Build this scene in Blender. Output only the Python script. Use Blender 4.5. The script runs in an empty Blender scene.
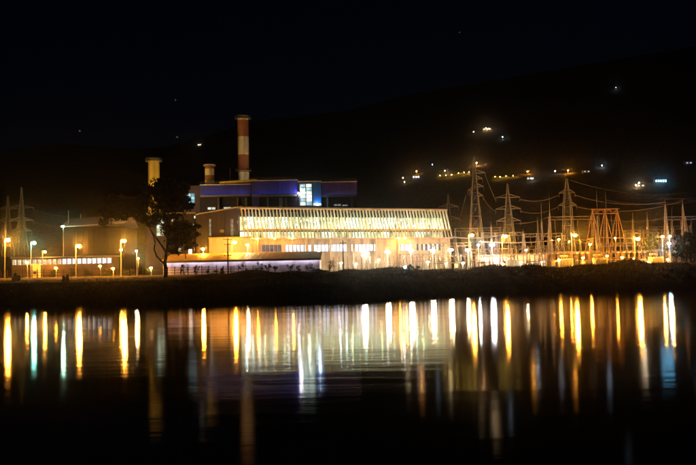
import bpy, bmesh, math, random
from mathutils import Vector, Matrix
R = math.radians
rnd = random.Random(7)
S = bpy.context.scene
COL = S.collection

# ------------------------------------------------------------------ camera, world, moon, exposure
FPX, CX, CY = 857.0, 348.0, 232.5          # photograph's pixel scale
PITCH, ROLL, EYE = R(2.84), R(1.15), 3.3
cam_d = bpy.data.cameras.new('camera'); cam = bpy.data.objects.new('camera', cam_d); COL.objects.link(cam)
cam_d.sensor_width = 36; cam_d.lens = FPX / 696 * 36; cam_d.clip_start = 0.5; cam_d.clip_end = 9000
Fv = Vector((0, math.cos(PITCH), math.sin(PITCH))); U0 = Vector((0, -math.sin(PITCH), math.cos(PITCH))); R0 = Vector((1, 0, 0))
Rv = R0 * math.cos(ROLL) - U0 * math.sin(ROLL); Uv = U0 * math.cos(ROLL) + R0 * math.sin(ROLL)
cam.matrix_world = Matrix(((Rv.x, Uv.x, -Fv.x, 0), (Rv.y, Uv.y, -Fv.y, 0), (Rv.z, Uv.z, -Fv.z, EYE), (0, 0, 0, 1)))
S.camera = cam

W = bpy.data.worlds.new('World'); S.world = W; W.use_nodes = True
nt = W.node_tree; nt.nodes.clear()
sky = nt.nodes.new('ShaderNodeTexSky'); sky.sky_type = 'NISHITA'; sky.sun_disc = False
MOON_EL, MOON_AZ = R(9), R(205)
sky.sun_elevation = MOON_EL; sky.sun_rotation = MOON_AZ; sky.ozone_density = 8; sky.dust_density = .3
bg = nt.nodes.new('ShaderNodeBackground'); bg.inputs[1].default_value = 0.00055
wo = nt.nodes.new('ShaderNodeOutputWorld')
tcw = nt.nodes.new('ShaderNodeTexCoord'); vo = nt.nodes.new('ShaderNodeTexVoronoi'); vo.inputs['Scale'].default_value = 34
nt.links.new(tcw.outputs['Generated'], vo.inputs['Vector'])
ca = nt.nodes.new('ShaderNodeMath'); ca.operation = 'LESS_THAN'; ca.inputs[1].default_value = .035; nt.links.new(vo.outputs['Distance'], ca.inputs[0])
sx = nt.nodes.new('ShaderNodeSeparateColor'); nt.links.new(vo.outputs['Color'], sx.inputs[0])
cb_ = nt.nodes.new('ShaderNodeMath'); cb_.operation = 'GREATER_THAN'; cb_.inputs[1].default_value = .35; nt.links.new(sx.outputs[0], cb_.inputs[0])
cm = nt.nodes.new('ShaderNodeMath'); cm.operation = 'MULTIPLY'; nt.links.new(ca.outputs[0], cm.inputs[0]); nt.links.new(cb_.outputs[0], cm.inputs[1])
cm2 = nt.nodes.new('ShaderNodeMath'); cm2.operation = 'MULTIPLY'; cm2.inputs[1].default_value = .09; nt.links.new(cm.outputs[0], cm2.inputs[0])
bs = nt.nodes.new('ShaderNodeBackground'); bs.inputs[0].default_value = (.75, .85, 1, 1); nt.links.new(cm2.outputs[0], bs.inputs[1])
ad = nt.nodes.new('ShaderNodeAddShader'); nt.links.new(bg.outputs[0], ad.inputs[0]); nt.links.new(bs.outputs[0], ad.inputs[1])
nt.links.new(sky.outputs[0], bg.inputs[0]); nt.links.new(ad.outputs[0], wo.inputs[0])
sun_d = bpy.data.lights.new('moon', 'SUN'); sun = bpy.data.objects.new('moon', sun_d); COL.objects.link(sun)
sun_d.energy = 0.0015; sun_d.angle = R(0.5); sun_d.color = (1, .95, .88)
sd = Vector((math.sin(MOON_AZ) * math.cos(MOON_EL), math.cos(MOON_AZ) * math.cos(MOON_EL), math.sin(MOON_EL)))
sun.rotation_euler = sd.to_track_quat('Z', 'Y').to_euler()
S.view_settings.view_transform = 'Standard'; S.view_settings.look = 'None'
S.view_settings.exposure = 0; S.view_settings.gamma = 1; S.view_settings.use_curve_mapping = False
cy = S.cycles
cy.use_denoising = True; cy.use_light_tree = True
cy.use_adaptive_sampling = False; cy.max_bounces = 6; cy.diffuse_bounces = 2; cy.glossy_bounces = 3; cy.transmission_bounces = 4; cy.volume_bounces = 0
cy.transparent_max_bounces = 8
cy.sample_clamp_indirect = 0; cy.caustics_reflective = False; cy.caustics_refractive = False
HAZE = 0.00014

# ------------------------------------------------------------------ helpers
def P(px, py, D):
    d = Fv + Rv * ((px - CX) / FPX) + Uv * ((CY - py) / FPX)
    k = D / d.y
    return Vector((d.x * k, D, EYE + d.z * k))
def mpp(D): return D / FPX
def smooth(a, b, t):
    t = max(0, min(1, (t - a) / (b - a))); return t * t * (3 - 2 * t)

MATS = {}
def mat(name, col, rough=.75, var=.25, scale=.6, bump=.0, metal=0.0, col2=None, stretch=(1, 1, 1), rust=None, coord='Object'):
    if name in MATS: return MATS[name]
    m = bpy.data.materials.new(name); m.use_nodes = True; n = m.node_tree.nodes; l = m.node_tree.links
    b = n['Principled BSDF']; b.inputs['Roughness'].default_value = rough; b.inputs['Metallic'].default_value = metal
    if rough >= .65: b.inputs['Specular IOR Level'].default_value = .04      # dry matt surface
    tc = n.new('ShaderNodeTexCoord'); mp = n.new('ShaderNodeMapping'); mp.inputs['Scale'].default_value = stretch
    l.new(tc.outputs[coord], mp.inputs[0])
    nz = n.new('ShaderNodeTexNoise'); nz.inputs['Scale'].default_value = scale; nz.inputs['Detail'].default_value = 6; nz.inputs['Roughness'].default_value = .65
    l.new(mp.outputs[0], nz.inputs[0])
    cr = n.new('ShaderNodeValToRGB'); cr.color_ramp.elements[0].position = .3; cr.color_ramp.elements[1].position = .7
    c2 = col2 or tuple(min(1, c * (1 + var)) for c in col); c1 = tuple(c * (1 - var) for c in col)
    cr.color_ramp.elements[0].color = (*c1, 1); cr.color_ramp.elements[1].color = (*c2, 1)
    l.new(nz.outputs[0], cr.inputs[0])
    out = cr.outputs[0]
    if rust:
        n2 = n.new('ShaderNodeTexNoise'); n2.inputs['Scale'].default_value = .35; n2.inputs['Detail'].default_value = 8
        mp2 = n.new('ShaderNodeMapping'); mp2.inputs['Scale'].default_value = (1.6, 1.6, .22); l.new(tc.outputs[coord], mp2.inputs[0]); l.new(mp2.outputs[0], n2.inputs[0])
        r2 = n.new('ShaderNodeValToRGB'); r2.color_ramp.elements[0].position = .5; r2.color_ramp.elements[1].position = .72
        l.new(n2.outputs[0], r2.inputs[0])
        mx = n.new('ShaderNodeMixRGB'); mx.inputs[2].default_value = (*rust, 1); l.new(r2.outputs[0], mx.inputs[0]); l.new(out, mx.inputs[1]); out = mx.outputs[0]
    l.new(out, b.inputs['Base Color'])
    if bump:
        bp = n.new('ShaderNodeBump'); bp.inputs['Strength'].default_value = bump; bp.inputs['Distance'].default_value = .05
        l.new(nz.outputs[0], bp.inputs['Height']); l.new(bp.outputs[0], b.inputs['Normal'])
    MATS[name] = m; return m
def glow(name, col, st, var=0.0, scale=.5):
    """something that gives off light: lamp lens, lit window"""
    if name in MATS: return MATS[name]
    m = bpy.data.materials.new(name); m.use_nodes = True; n = m.node_tree.nodes; l = m.node_tree.links; n.clear()
    e = n.new('ShaderNodeEmission'); e.inputs[0].default_value = (*col, 1); e.inputs[1].default_value = st
    o = n.new('ShaderNodeOutputMaterial'); l.new(e.outputs[0], o.inputs[0])
    if var:
        tc = n.new('ShaderNodeTexCoord'); nz = n.new('ShaderNodeTexNoise'); nz.inputs['Scale'].default_value = scale; nz.inputs['Detail'].default_value = 3
        l.new(tc.outputs['Object'], nz.inputs[0])
        mr = n.new('ShaderNodeMapRange'); mr.inputs[1].default_value = .3; mr.inputs[2].default_value = .7
        mr.inputs[3].default_value = st * (1 - var); mr.inputs[4].default_value = st * (1 + var)
        l.new(nz.outputs[0], mr.inputs[0]); l.new(mr.outputs[0], e.inputs[1])
    if not name.startswith(('lamp', 'tube', 'eave', 'trough')): m.cycles.emission_sampling = 'NONE'     # broad dim panes need no light sampling
    MATS[name] = m; return m

class MB:
    def __init__(s): s.v = []; s.f = []
    def quad(s, a, b, c, d):
        n = len(s.v); s.v += [tuple(a), tuple(b), tuple(c), tuple(d)]; s.f.append((n, n + 1, n + 2, n + 3)); return s
    def hexa(s, p):                       # 8 points: bottom 4 ccw, top 4 ccw
        n = len(s.v); s.v += [tuple(q) for q in p]
        for q in ((3, 2, 1, 0), (4, 5, 6, 7), (0, 1, 5, 4), (1, 2, 6, 5), (2, 3, 7, 6), (3, 0, 4, 7)): s.f.append(tuple(n + i for i in q))
        return s
    def box(s, x0, x1, y0, y1, z0, z1):
        return s.hexa([(x0, y0, z0), (x1, y0, z0), (x1, y1, z0), (x0, y1, z0), (x0, y0, z1), (x1, y0, z1), (x1, y1, z1), (x0, y1, z1)])
    def tube(s, a, b, r0, r1=None, n=6, caps=True):
        a = Vector(a); b = Vector(b); r1 = r0 if r1 is None else r1
        d = (b - a)
        if d.length < 1e-6: return s
        d.normalize(); u = d.orthogonal().normalized(); w = d.cross(u); k = len(s.v)
        for p, r in ((a, r0), (b, r1)):
            for i in range(n):
                t = 2 * math.pi * (i + .5) / n; s.v.append(tuple(p + (u * math.cos(t) + w * math.sin(t)) * r))
        for i in range(n):
            j = (i + 1) % n; s.f.append((k + i, k + j, k + n + j, k + n + i))
        if caps: s.f.append(tuple(k + i for i in reversed(range(n)))); s.f.append(tuple(k + n + i for i in range(n)))
        return s
    def bar(s, a, b, r): return s.tube(a, b, r * .707, None, 4)
    def path(s, pts, rs, n=7):
        for i in range(len(pts) - 1): s.tube(pts[i], pts[i + 1], rs[i], rs[i + 1], n, True)
        return s
    def lathe(s, prof, n=16, c=(0, 0, 0)):
        k = len(s.v)
        for r, z in prof:
            for i in range(n):
                t = 2 * math.pi * i / n; s.v.append((c[0] + r * math.cos(t), c[1] + r * math.sin(t), c[2] + z))
        for q in range(len(prof) - 1):
            for i in range(n):
                j = (i + 1) % n; s.f.append((k + q * n + i, k + q * n + j, k + (q + 1) * n + j, k + (q + 1) * n + i))
        s.f.append(tuple(k + i for i in reversed(range(n)))); s.f.append(tuple(k + (len(prof) - 1) * n + i for i in range(n)))
        return s
    def mesh(s, name, m, sm=False):
        me = bpy.data.meshes.new(name); me.from_pydata(s.v, [], s.f); me.materials.append(m)
        if sm: me.shade_smooth()
        me.update(); return me
    def build(s, name, m, parent=None, loc=None, sm=False):
        return obj(name, s.mesh(name, m, sm), parent, loc)
def obj(name, me, parent=None, loc=None):
    o = bpy.data.objects.new(name, me); COL.objects.link(o); o.parent = parent
    if loc is not None: o.location = loc
    return o
def tag(o, label, cat, group=None):
    o['label'] = label; o['category'] = cat
    if group: o['group'] = group
    return o
def thing(name, label, cat, loc=(0, 0, 0), rz=0, group=None):
    o = bpy.data.objects.new(name, None); COL.objects.link(o); o.location = loc; o.rotation_euler.z = rz
    o.empty_display_size = .5
    return tag(o, label, cat, group)
def copy_tree(o, parent=None):
    c = o.copy(); COL.objects.link(c); c.parent = parent
    for ch in o.children: copy_tree(ch, c)
    return c

# ------------------------------------------------------------------ terrain
RIDGE = [(-400, 190), (0, 152), (60, 143), (150, 150), (200, 138), (250, 121), (350, 110), (400, 96), (460, 85), (550, 70), (696, 45), (1100, 10)]
def ridge_ang(px):
    for (a, ya), (b, yb) in zip(RIDGE, RIDGE[1:]):
        if px <= b:
            t = max(0, (px - a) / (b - a)); y = ya + (yb - ya) * t; break
    else: y = RIDGE[-1][1]
    return max(.06, (275 - (min(max(px, -400), 1100) - CX) * .02 - y) / FPX)
SHORE = [(-400, 128), (-90, 133), (-48, 131), (-12, 122), (0, 123), (9, 132), (20, 147), (50, 160), (90, 166), (400, 175)]
def shore(x):
    x = max(-399, min(399, x))
    for (a, ya), (b_, yb) in zip(SHORE, SHORE[1:]):
        if x <= b_: return ya + (yb - ya) * smooth(a, b_, x) + 1.2 * math.sin(x * .061 + 1) + .7 * math.sin(x * .19)
def gz(x, y):
    sh_ = shore(x); t = y - sh_
    rt = smooth(0, 35, x)
    ztop = 2.5 - .35 * smooth(-45, -10, x) + .4 * rt
    if t < 0: return max(-1.5, t * .35)
    if t < 6: z = ztop * smooth(-2, 6, t)
    else: z = ztop + (3.25 - ztop) * smooth(sh_ + 6, 206, y)
    z += (4.4 - 3.25) * smooth(206, 262, y)
    z += (.1 + 1.1 * smooth(-48, -25, x) + .45 * smooth(28, 62, x)) * math.exp(-((y - 187) / 9) ** 2) * (1 + .3 * math.sin(x * .23) + .2 * math.sin(x * .61 + 2))
    z += .10 * math.sin(x * .9 + y * .3) * math.sin(y * .7 - x * .2) * smooth(2, 10, t) * (1 - smooth(210, 250, y))
    if y > 560:
        px = CX + FPX * x / y
        s = ((min(y, 2400) - 560) / 1840) ** 1.4
        h = ridge_ang(px) * 2400 * s
        h *= 1 + .10 * math.sin(x * .006 + y * .003) * smooth(560, 900, y) * (1 - smooth(1900, 2400, y))
        h += 9 * math.sin(x * .021 + 1.3) * math.sin(y * .017) * smooth(600, 900, y)
        if y > 2400: h -= (y - 2400) * .8
        z += h
    return z
def axis(segs):
    out = []
    for a, b, st in segs:
        n = max(1, round((b - a) / st)); out += [a + (b - a) * i / n for i in range(n)]
    return out + [segs[-1][1]]
xs = axis([(-1900, -400, 60), (-400, -130, 15), (-130, 130, 1.6), (130, 400, 15), (400, 1900, 60)])
ys = axis([(-260, 100, 40), (100, 112, 3), (112, 215, 1.2), (215, 300, 3), (300, 560, 20), (560, 2400, 40), (2400, 2700, 60)])
v = [(x, y, gz(x, y)) for y in ys for x in xs]; nx = len(xs)
f = [(j * nx + i, j * nx + i + 1, (j + 1) * nx + i + 1, (j + 1) * nx + i) for j in range(len(ys) - 1) for i in range(nx - 1)]
me = bpy.data.meshes.new('ground'); me.from_pydata(v, [], f); me.shade_smooth()
gm = mat('ground_soil', (.15, .115, .06), .95, .6, .22, .6, col2=(.34, .27, .15), coord='Object')
me.materials.append(gm)
g = obj('ground', me); g['kind'] = 'structure'

# water: still lake with faint ripples
wm = bpy.data.materials.new('lake_water'); wm.use_nodes = True; n = wm.node_tree.nodes; l = wm.node_tree.links
n.clear(); b = n.new('ShaderNodeBsdfGlossy'); b.distribution = 'BECKMANN'; b.inputs['Roughness'].default_value = .095; b.inputs['Color'].default_value = (1, 1, 1, 1)
df = n.new('ShaderNodeBsdfDiffuse'); df.inputs[0].default_value = (.004, .005, .005, 1); fr_ = n.new('ShaderNodeFresnel'); fr_.inputs[0].default_value = 1.33
mx_ = n.new('ShaderNodeMixShader'); wo_ = n.new('ShaderNodeOutputMaterial'); l.new(fr_.outputs[0], mx_.inputs[0]); l.new(df.outputs[0], mx_.inputs[1]); l.new(b.outputs[0], mx_.inputs[2]); l.new(mx_.outputs[0], wo_.inputs[0])
tc = n.new('ShaderNodeTexCoord'); bumps = None
for sc, dist, st in (((.035, .16, 1), .018, 1), ((.12, .9, 1), .0065, 1), ((.7, 3.4, 1), .0012, 1)):
    mp = n.new('ShaderNodeMapping'); mp.inputs['Scale'].default_value = sc; l.new(tc.outputs['Object'], mp.inputs[0])
    nz = n.new('ShaderNodeTexNoise'); nz.inputs['Scale'].default_value = 1; nz.inputs['Detail'].default_value = 2; l.new(mp.outputs[0], nz.inputs[0])
    bp = n.new('ShaderNodeBump'); bp.inputs['Strength'].default_value = st; bp.inputs['Distance'].default_value = dist; l.new(nz.outputs[0], bp.inputs['Height'])
    if bumps: l.new(bumps.outputs[0], bp.inputs['Normal'])
    bumps = bp
l.new(bumps.outputs[0], b.inputs['Normal'])
wobj = MB().quad((-1850, -255, 0), (1850, -255, 0), (1850, 215, 0), (-1850, 215, 0)).build('lake_water', wm); wobj['kind'] = 'structure'

# ------------------------------------------------------------------ materials
SOD = (1.0, .37, .035); WARM = (1.0, .74, .38); WHITE = (.93, .93, 1.0); COOL = (.62, .80, 1.0); MERC = (.30, 1.0, .72); GRN = (.78, 1.0, .48)
M_gal = mat('galvanised_steel', (.17, .165, .155), .5, .2, 2, metal=.35)
M_pole = mat('lamp_pole_paint', (.33, .32, .30), .5, .15, 3)
M_house = mat('lamp_housing', (.16, .16, .16), .5, .1, 3)
M_rustst = mat('red_oxide_steel', (.27, .165, .09), .7, .3, 1.2)
M_cream = mat('cream_paint', (.62, .54, .40), .6, .12, .5, rust=(.35, .25, .16))
M_fin = mat('fin_paint', (.74, .70, .58), .55, .12, .8)
M_taupe = mat('taupe_render', (.052, .050, .060), .85, .15, .5, rust=(.075, .065, .06))
M_dark = mat('dark_cladding', (.022, .018, .045), .7, .25, .4)
M_blue = mat('blue_cladding', (.03, .035, .42), .45, .15, .5, rust=(.025, .03, .28))
M_violet = mat('violet_cladding', (.09, .06, .30), .5, .15, .5)
M_bright_blue = mat('bright_blue_panel', (.02, .16, .55), .45, .12, .5)
M_lav = mat('lavender_wall_paint', (.60, .54, .63), .7, .1, .4, rust=(.42, .36, .42))
M_yelroof = mat('ochre_roof_sheet', (.62, .43, .10), .6, .15, .6, rust=(.40, .26, .06))
M_roofgrey = mat('roof_sheet', (.28, .26, .27), .6, .2, .7)
M_purproof = mat('mauve_roof_sheet', (.48, .38, .44), .6, .2, .7)
M_white = mat('white_paint', (.72, .70, .66), .6, .1, .6, rust=(.52, .47, .40))
M_conc = mat('concrete', (.34, .33, .30), .9, .15, 1.0)
M_redband = mat('stack_red_paint', (.27, .115, .07), .75, .15, .5, rust=(.17, .08, .05))
M_whiteband = mat('stack_white_paint', (.62, .58, .50), .75, .12, .5, rust=(.36, .30, .22))
M_yelstack = mat('stack_ochre_paint', (.52, .40, .12), .75, .15, .5, rust=(.30, .22, .08))
M_glassdk = mat('dark_glass', (.02, .022, .025), .12, .1, 1)
M_insul = mat('porcelain', (.22, .13, .09), .3, .1, 4)
M_tank = mat('transformer_tank_paint', (.50, .50, .47), .5, .12, 1)
M_wood = mat('fence_timber', (.16, .075, .045), .9, .35, 2)
M_bark = mat('bark', (.07, .055, .04), .95, .35, 1.2, .5)
M_leaf = mat('eucalyptus_leaf', (.030, .042, .018), .75, .45, .8)
M_leaf2 = mat('shrub_leaf', (.06, .08, .022), .75, .45, 1.2)
M_grass = mat('dry_grass', (.14, .115, .045), .95, .45, .25)
M_wire = mat('conductor', (.30, .29, .28), .5, .1, 1)

def tint_by_object(m, amt):
    n = m.node_tree.nodes; l = m.node_tree.links; b = n['Principled BSDF']; src = b.inputs['Base Color'].links[0].from_socket
    oi = n.new('ShaderNodeObjectInfo'); mr = n.new('ShaderNodeMapRange'); mr.inputs[3].default_value = 1 - amt; mr.inputs[4].default_value = 1 + amt * .4; l.new(oi.outputs['Random'], mr.inputs[0])
    hs = n.new('ShaderNodeHueSaturation'); l.new(mr.outputs[0], hs.inputs['Value']); l.new(src, hs.inputs['Color']); l.new(hs.outputs[0], b.inputs['Base Color'])
tint_by_object(M_fin, .3); tint_by_object(M_blue, .25); tint_by_object(M_violet, .25); tint_by_object(M_wood, .3)
# ------------------------------------------------------------------ lamps
ICO = {}
def ico(key, m, r):
    if key not in ICO:
        bm = bmesh.new(); bmesh.ops.create_icosphere(bm, subdivisions=1, radius=r)
        for q in bm.verts: q.co.z *= .68       # shallow bowl: throws more light down than out
        me = bpy.data.meshes.new('lens'); bm.to_mesh(me); bm.free(); me.materials.append(m); me.shade_smooth(); ICO[key] = me
    return ICO[key]
def lens(parent, loc, col, I, r=.35):
    key = (col, round(I), r)
    m = glow('lamp_%s_%d_%d' % ('_'.join('%02d' % int(c * 99) for c in col), I, r * 100), col, I / (.68 * math.pi * r * r))
    return obj('lens', ico(key, m, r), parent, loc)
def lamp(px, py, D, col, I, label, style='arm', r=.35, name='street_lamp', cat='street lamp', group=None, side=1, base=None):
    p = P(px, py, D)
    zb = gz(p.x, p.y) if base is None else base
    t = thing(name, label, cat, (p.x - (side * 1.1 if style == 'arm' else 0), p.y + .35, zb), 0, group)
    h = p.z - zb; dx = side * 1.1 if style == 'arm' else 0
    MB().lathe([(.24, 0), (.24, .1), (.15, .12), (.13, h * .5), (.085, h + .45)], 8).build('pole', M_pole, t)
    if style == 'arm':
        MB().path([(0, 0, h + .1), (dx * .4, -.15, h + .5), (dx, -.35, h + .42)], [.07, .06, .05], 6).build('arm', M_pole, t)
        MB().box(dx - .45, dx + .45, -.6, -.1, h + .30, h + .52).build('housing', M_house, t)
        lens(t, (dx, -.35, h), col, I, r)
    elif style == 'flood':
        MB().box(-.9, .9, -.06, .06, h + .3, h + .42).build('crossarm', M_pole, t)
        for s in (-.42, .42):
            MB().hexa([(s - .3, -.32, h + .28), (s + .3, -.32, h + .28), (s + .3, .1, h + .28), (s - .3, .1, h + .28), (s - .3, -.22, h + .62), (s + .3, -.22, h + .62), (s + .3, .06, h + .62), (s - .3, .06, h + .62)]).build('housing', M_house, t)
            lens(t, (s, -.35, h), col, I / 2, min(r, .42))
    else:
        MB().lathe([(.1, h - .32), (.30, h + .36), (.16, h + .5)], 8, (0, -.35, 0)).build('housing', M_house, t)
        MB().box(-.05, .05, -.35, .02, h + .38, h + .44).build('bracket', M_pole, t)
        lens(t, (0, -.35, h), col, I, r)
    return t
G_L = 'sodium lamps on poles around the plant'
LAMPS = [
 (8, 240, 262, SOD, 1500, 'tall sodium street lamp at the far left edge, before the left lattice pylons', 'arm'),
 (34, 243, 275, MERC, 620, 'blue-green street lamp between two orange lamps at the far left', 'arm'),
 (45, 252, 322, SOD, 420, 'small orange lamp just right of the blue-green lamp', 'arm'),
 (79, 246, 262, SOD, 1400, 'tall orange lamp standing in front of the long lit white shed', 'arm'),
 (124, 241, 260, SOD, 1500, 'tallest orange lamp left of the big dark tree', 'arm'),
 (121, 250, 300, SOD, 420, 'lower orange lamp just left behind the tall lamp beside the tree', 'single'),
 (136.5, 251, 302, WARM, 420, 'pale lamp between the tall orange lamp and the big tree', 'single'),
 (138, 258.5, 306, SOD, 240, 'small low orange lamp under the pale lamp beside the tree', 'single'),
 (203, 249, 281, SOD, 620, 'orange lamp right of the big tree above the ochre roof', 'single'),
 (235, 242.5, 281, SOD, 850, 'bright orange lamp at the left end of the louvred hall', 'arm'),
 (247.5, 245, 282, WARM, 420, 'pale lamp right beside the orange lamp at the louvred hall', 'single'),
 (318.5, 252, 281, (1, .6, .2), 480, 'small lamp at the right end of the ochre roof', 'single'),
 (364, 252, 283, (1, .88, .66), 1000, 'brightest white twin floodlight before the louvred hall', 'flood'),
 (387.5, 252, 286, WARM, 480, 'warm floodlight mast right of the brightest white floodlight', 'flood'),
 (411, 250.5, 288, (1, .9, .74), 560, 'white floodlight mast behind the round blue-lit bush', 'flood'),
 (432.5, 250.5, 290, WARM, 500, 'warm floodlight mast near the right end of the louvred hall', 'flood'),
 (450.5, 250, 292, WARM, 560, 'warm floodlight mast below the shortest pylon beside the hall', 'flood'),
 (468, 250, 294, WARM, 460, 'warm floodlight mast under the tallest lattice pylon', 'flood'),
 (472, 235.5, 292, SOD, 1100, 'tall orange lamp at the foot of the tallest lattice pylon', 'arm'),
 (505.5, 236.5, 292, SOD, 1200, 'tall orange lamp below the three armed pylon', 'arm'),
 (478.5, 245, 298, COOL, 420, 'bluish lamp between the two tall orange lamps', 'single'),
 (492, 245, 300, WHITE, 460, 'white twin floodlight over the pale control building', 'flood'),
 (575, 235.5, 282, SOD, 1200, 'tall orange lamp left of the rust coloured gantry', 'arm'),
 (559, 239.5, 320, SOD, 300, 'small orange lamp, middle of three behind the slim tall pylon', 'single'),
 (551.5, 240.5, 326, SOD, 260, 'small orange lamp, leftmost of three behind the slim tall pylon', 'single'),
 (569, 241.5, 322, SOD, 300, 'small orange lamp, rightmost of three behind the slim tall pylon', 'single'),
 (590, 244.5, 310, SOD, 340, 'small orange lamp at the left leg of the rust coloured gantry', 'single'),
 (615.5, 238, 316, SOD, 160, 'tiny orange lamp inside the rust coloured gantry', 'single'),
 (638, 239, 276, SOD, 1700, 'brightest orange lamp right of the rust coloured gantry', 'arm'),
 (662.5, 236.5, 290, SOD, 330, 'small orange lamp, left of the pair near the right tree', 'single'),
 (670, 236.5, 292, SOD, 330, 'small orange lamp, right of the pair near the right tree', 'single'),
 (669, 243.5, 286, (.2, .62, 1.0), 800, 'blue-green lamp beside the dark tree at the right', 'single'),
 (378.5, 260, 280, WARM, 220, 'low lamp near the ground between two floodlight masts', 'single'),
 (405, 267, 252, COOL, 230, 'low bluish lamp at the left of the round bush', 'single'),
 (63, 226.5, 330, (.55, 1, .65), 260, 'greenish lamp high at the left end of the mauve roof', 'single'),
 (542, 262, 300, WARM, 200, 'low warm lamp at the right end of the pale control building', 'single'),
 (526, 250, 318, WARM, 330, 'warm lamp among the switchyard frames left of the lightning masts', 'single'),
 (607, 256, 300, SOD, 260, 'low orange lamp under the rust coloured gantry', 'single'),
 (648, 262, 285, SOD, 220, 'low orange lamp on the ground below the brightest orange lamp', 'single'),
 (428, 262, 279, WARM, 190, 'low yellow lamp near the ground right of the round bush', 'single'),
 (446, 263.5, 276, (1, .6, .2), 190, 'low amber lamp near the ground under the tallest pylon, left of its pair', 'single'),
 (463, 263, 276, WARM, 190, 'low warm lamp near the ground under the tallest pylon, right of its pair', 'single'),
 (503, 264, 278, (1, .6, .2), 200, 'low amber lamp in front of the pale control building', 'single'),
 (521, 262.5, 280, WARM, 170, 'low pale lamp in front of the right half of the control building', 'single'),
 (559, 260, 279, SOD, 200, 'low orange lamp left of the tall orange lamp pole', 'single'),
 (583, 258, 279, SOD, 220, 'low orange lamp right of the tall orange lamp pole', 'single'),
 (622, 257.5, 276, SOD, 220, 'low orange lamp just right of the rusty gantry legs', 'single'),
 (634, 259, 286, SOD, 200, 'low orange lamp left under the brightest orange lamp', 'single'),
 (668, 259.5, 282, SOD, 240, 'low orange lamp left of the round tree trunk', 'single'),
 (341, 263, 276, WARM, 170, 'low warm lamp beside the dark utility pole', 'single'),
 (356, 264, 276, WARM, 170, 'low warm lamp below the brightest floodlight', 'single'),
 (56, 268, 258, SOD, 190, 'added low orange lamp by the fence between guard hut and tall lamp', 'single'),  # this and the next two are added to brighten the ground by the fence
 (113, 268.5, 257, SOD, 190, 'added low orange lamp by the fence left of the big tree', 'single'),
 (151, 268, 258, (1, .6, .2), 190, 'added low amber lamp by the fence just left of the tree trunk', 'single'),
 (27, 262.5, 258, SOD, 200, 'added low orange lamp left of the guard hut', 'single'),  # added to light the front of the hut
 (100, 266, 292, SOD, 240, 'low orange lamp in front of the right end of the long white shed', 'single'),
]
for a in LAMPS:
    lamp(*a[:4], a[4] * (1.5 if a[3] is SOD else 1.3 if a[6] == 'flood' else .75), a[5], style=a[6], group='lamps lighting the power plant', r=.62 if a[4] > 950 else .58 if a[4] > 450 else .42)

# ------------------------------------------------------------------ chimneys
def chimney(px0, px1, D, rows, label, cap, taper=1.04, plat=None):
    """rows: list of (y_top_px, material name) from the top down, last y is the bottom"""
    pc = P((px0 + px1) / 2, rows[0][0], D); r = (px1 - px0) / 2 * mpp(D)
    zb = gz(pc.x, D); t = thing('chimney_stack', label, 'chimney', (pc.x, D, zb), 0)
    zt = pc.z - zb; zs = [P((px0 + px1) / 2, y, D).z - zb for y, _ in rows]
    zs.append(0); H = zs[0]
    rad = lambda z: r * (1 + (taper - 1) * (H - z) / (H * .4))
    for i, (_, m) in enumerate(rows):
        a, b_ = zs[i + 1], zs[i]
        MB().lathe([(rad(a), a), (rad(b_), b_)], 28).build('band', m, t, sm=False)
    MB().lathe([(r * cap, H + .003), (r * cap, H + .5), (r * .85, H + .5), (r * .85, H + .1)], 28).build('rim', M_conc, t)
    for q in plat or ():
        z = P((px0 + px1) / 2, q, D).z - zb
        pl = MB().lathe([(r + .05, z), (r + 1.1, z + .02), (r + 1.1, z + .14), (r + .05, z + .16)], 28).build('platform', M_gal, t)
        rl = MB()
        for i in range(16):
            u = 2 * math.pi * i / 16; u2 = 2 * math.pi * (i + 1) / 16; x, y = (r + 1.02) * math.cos(u), (r + 1.02) * math.sin(u)
            rl.bar((x, y, z + .14), (x, y, z + 1.2), .07)
            for hh in (.65, 1.2): rl.bar((x, y, z + hh), ((r + 1.02) * math.cos(u2), (r + 1.02) * math.sin(u2), z + hh), .06)
        rl.build('railing', M_gal, pl)
    ld = MB()
    for s in (-.25, .25): ld.bar((r * .35 + s, -rad(0) * 1.0, 0), (r * .35 + s, -r * .99 - .25, H), .06)
    z = 1
    while z < H:
        yy = -rad(0) + (rad(0) - r * .99 - .25) * z / H; ld.bar((r * .35 - .25, yy, z), (r * .35 + .25, yy, z), .04); z += .8
    ld.build('ladder', M_gal, t)
    return t
chimney(237.4, 248.4, 362, [(117.5, M_whiteband), (120.5, M_redband), (137, M_whiteband), (155, M_redband), (172.5, M_whiteband), (184, M_redband), (206, M_whiteband)],
        'tallest smokestack with brown-red and white bands above the blue roof', 1.03, 1.03, (119, 171))
chimney(204.8, 214.2, 350, [(166, M_redband), (169, M_whiteband), (175.5, M_redband), (180.8, M_whiteband), (190, M_redband)],
        'short banded smokestack with a wide rim between the two taller ones', 1.35, 1.03)
chimney(148.2, 159.4, 345, [(160, M_yelstack), (166, M_yelstack), (206, M_yelstack)],
        'ochre lit smokestack with railed top rising behind the big tree', 1.05, 1.03, (161.5,))

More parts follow.
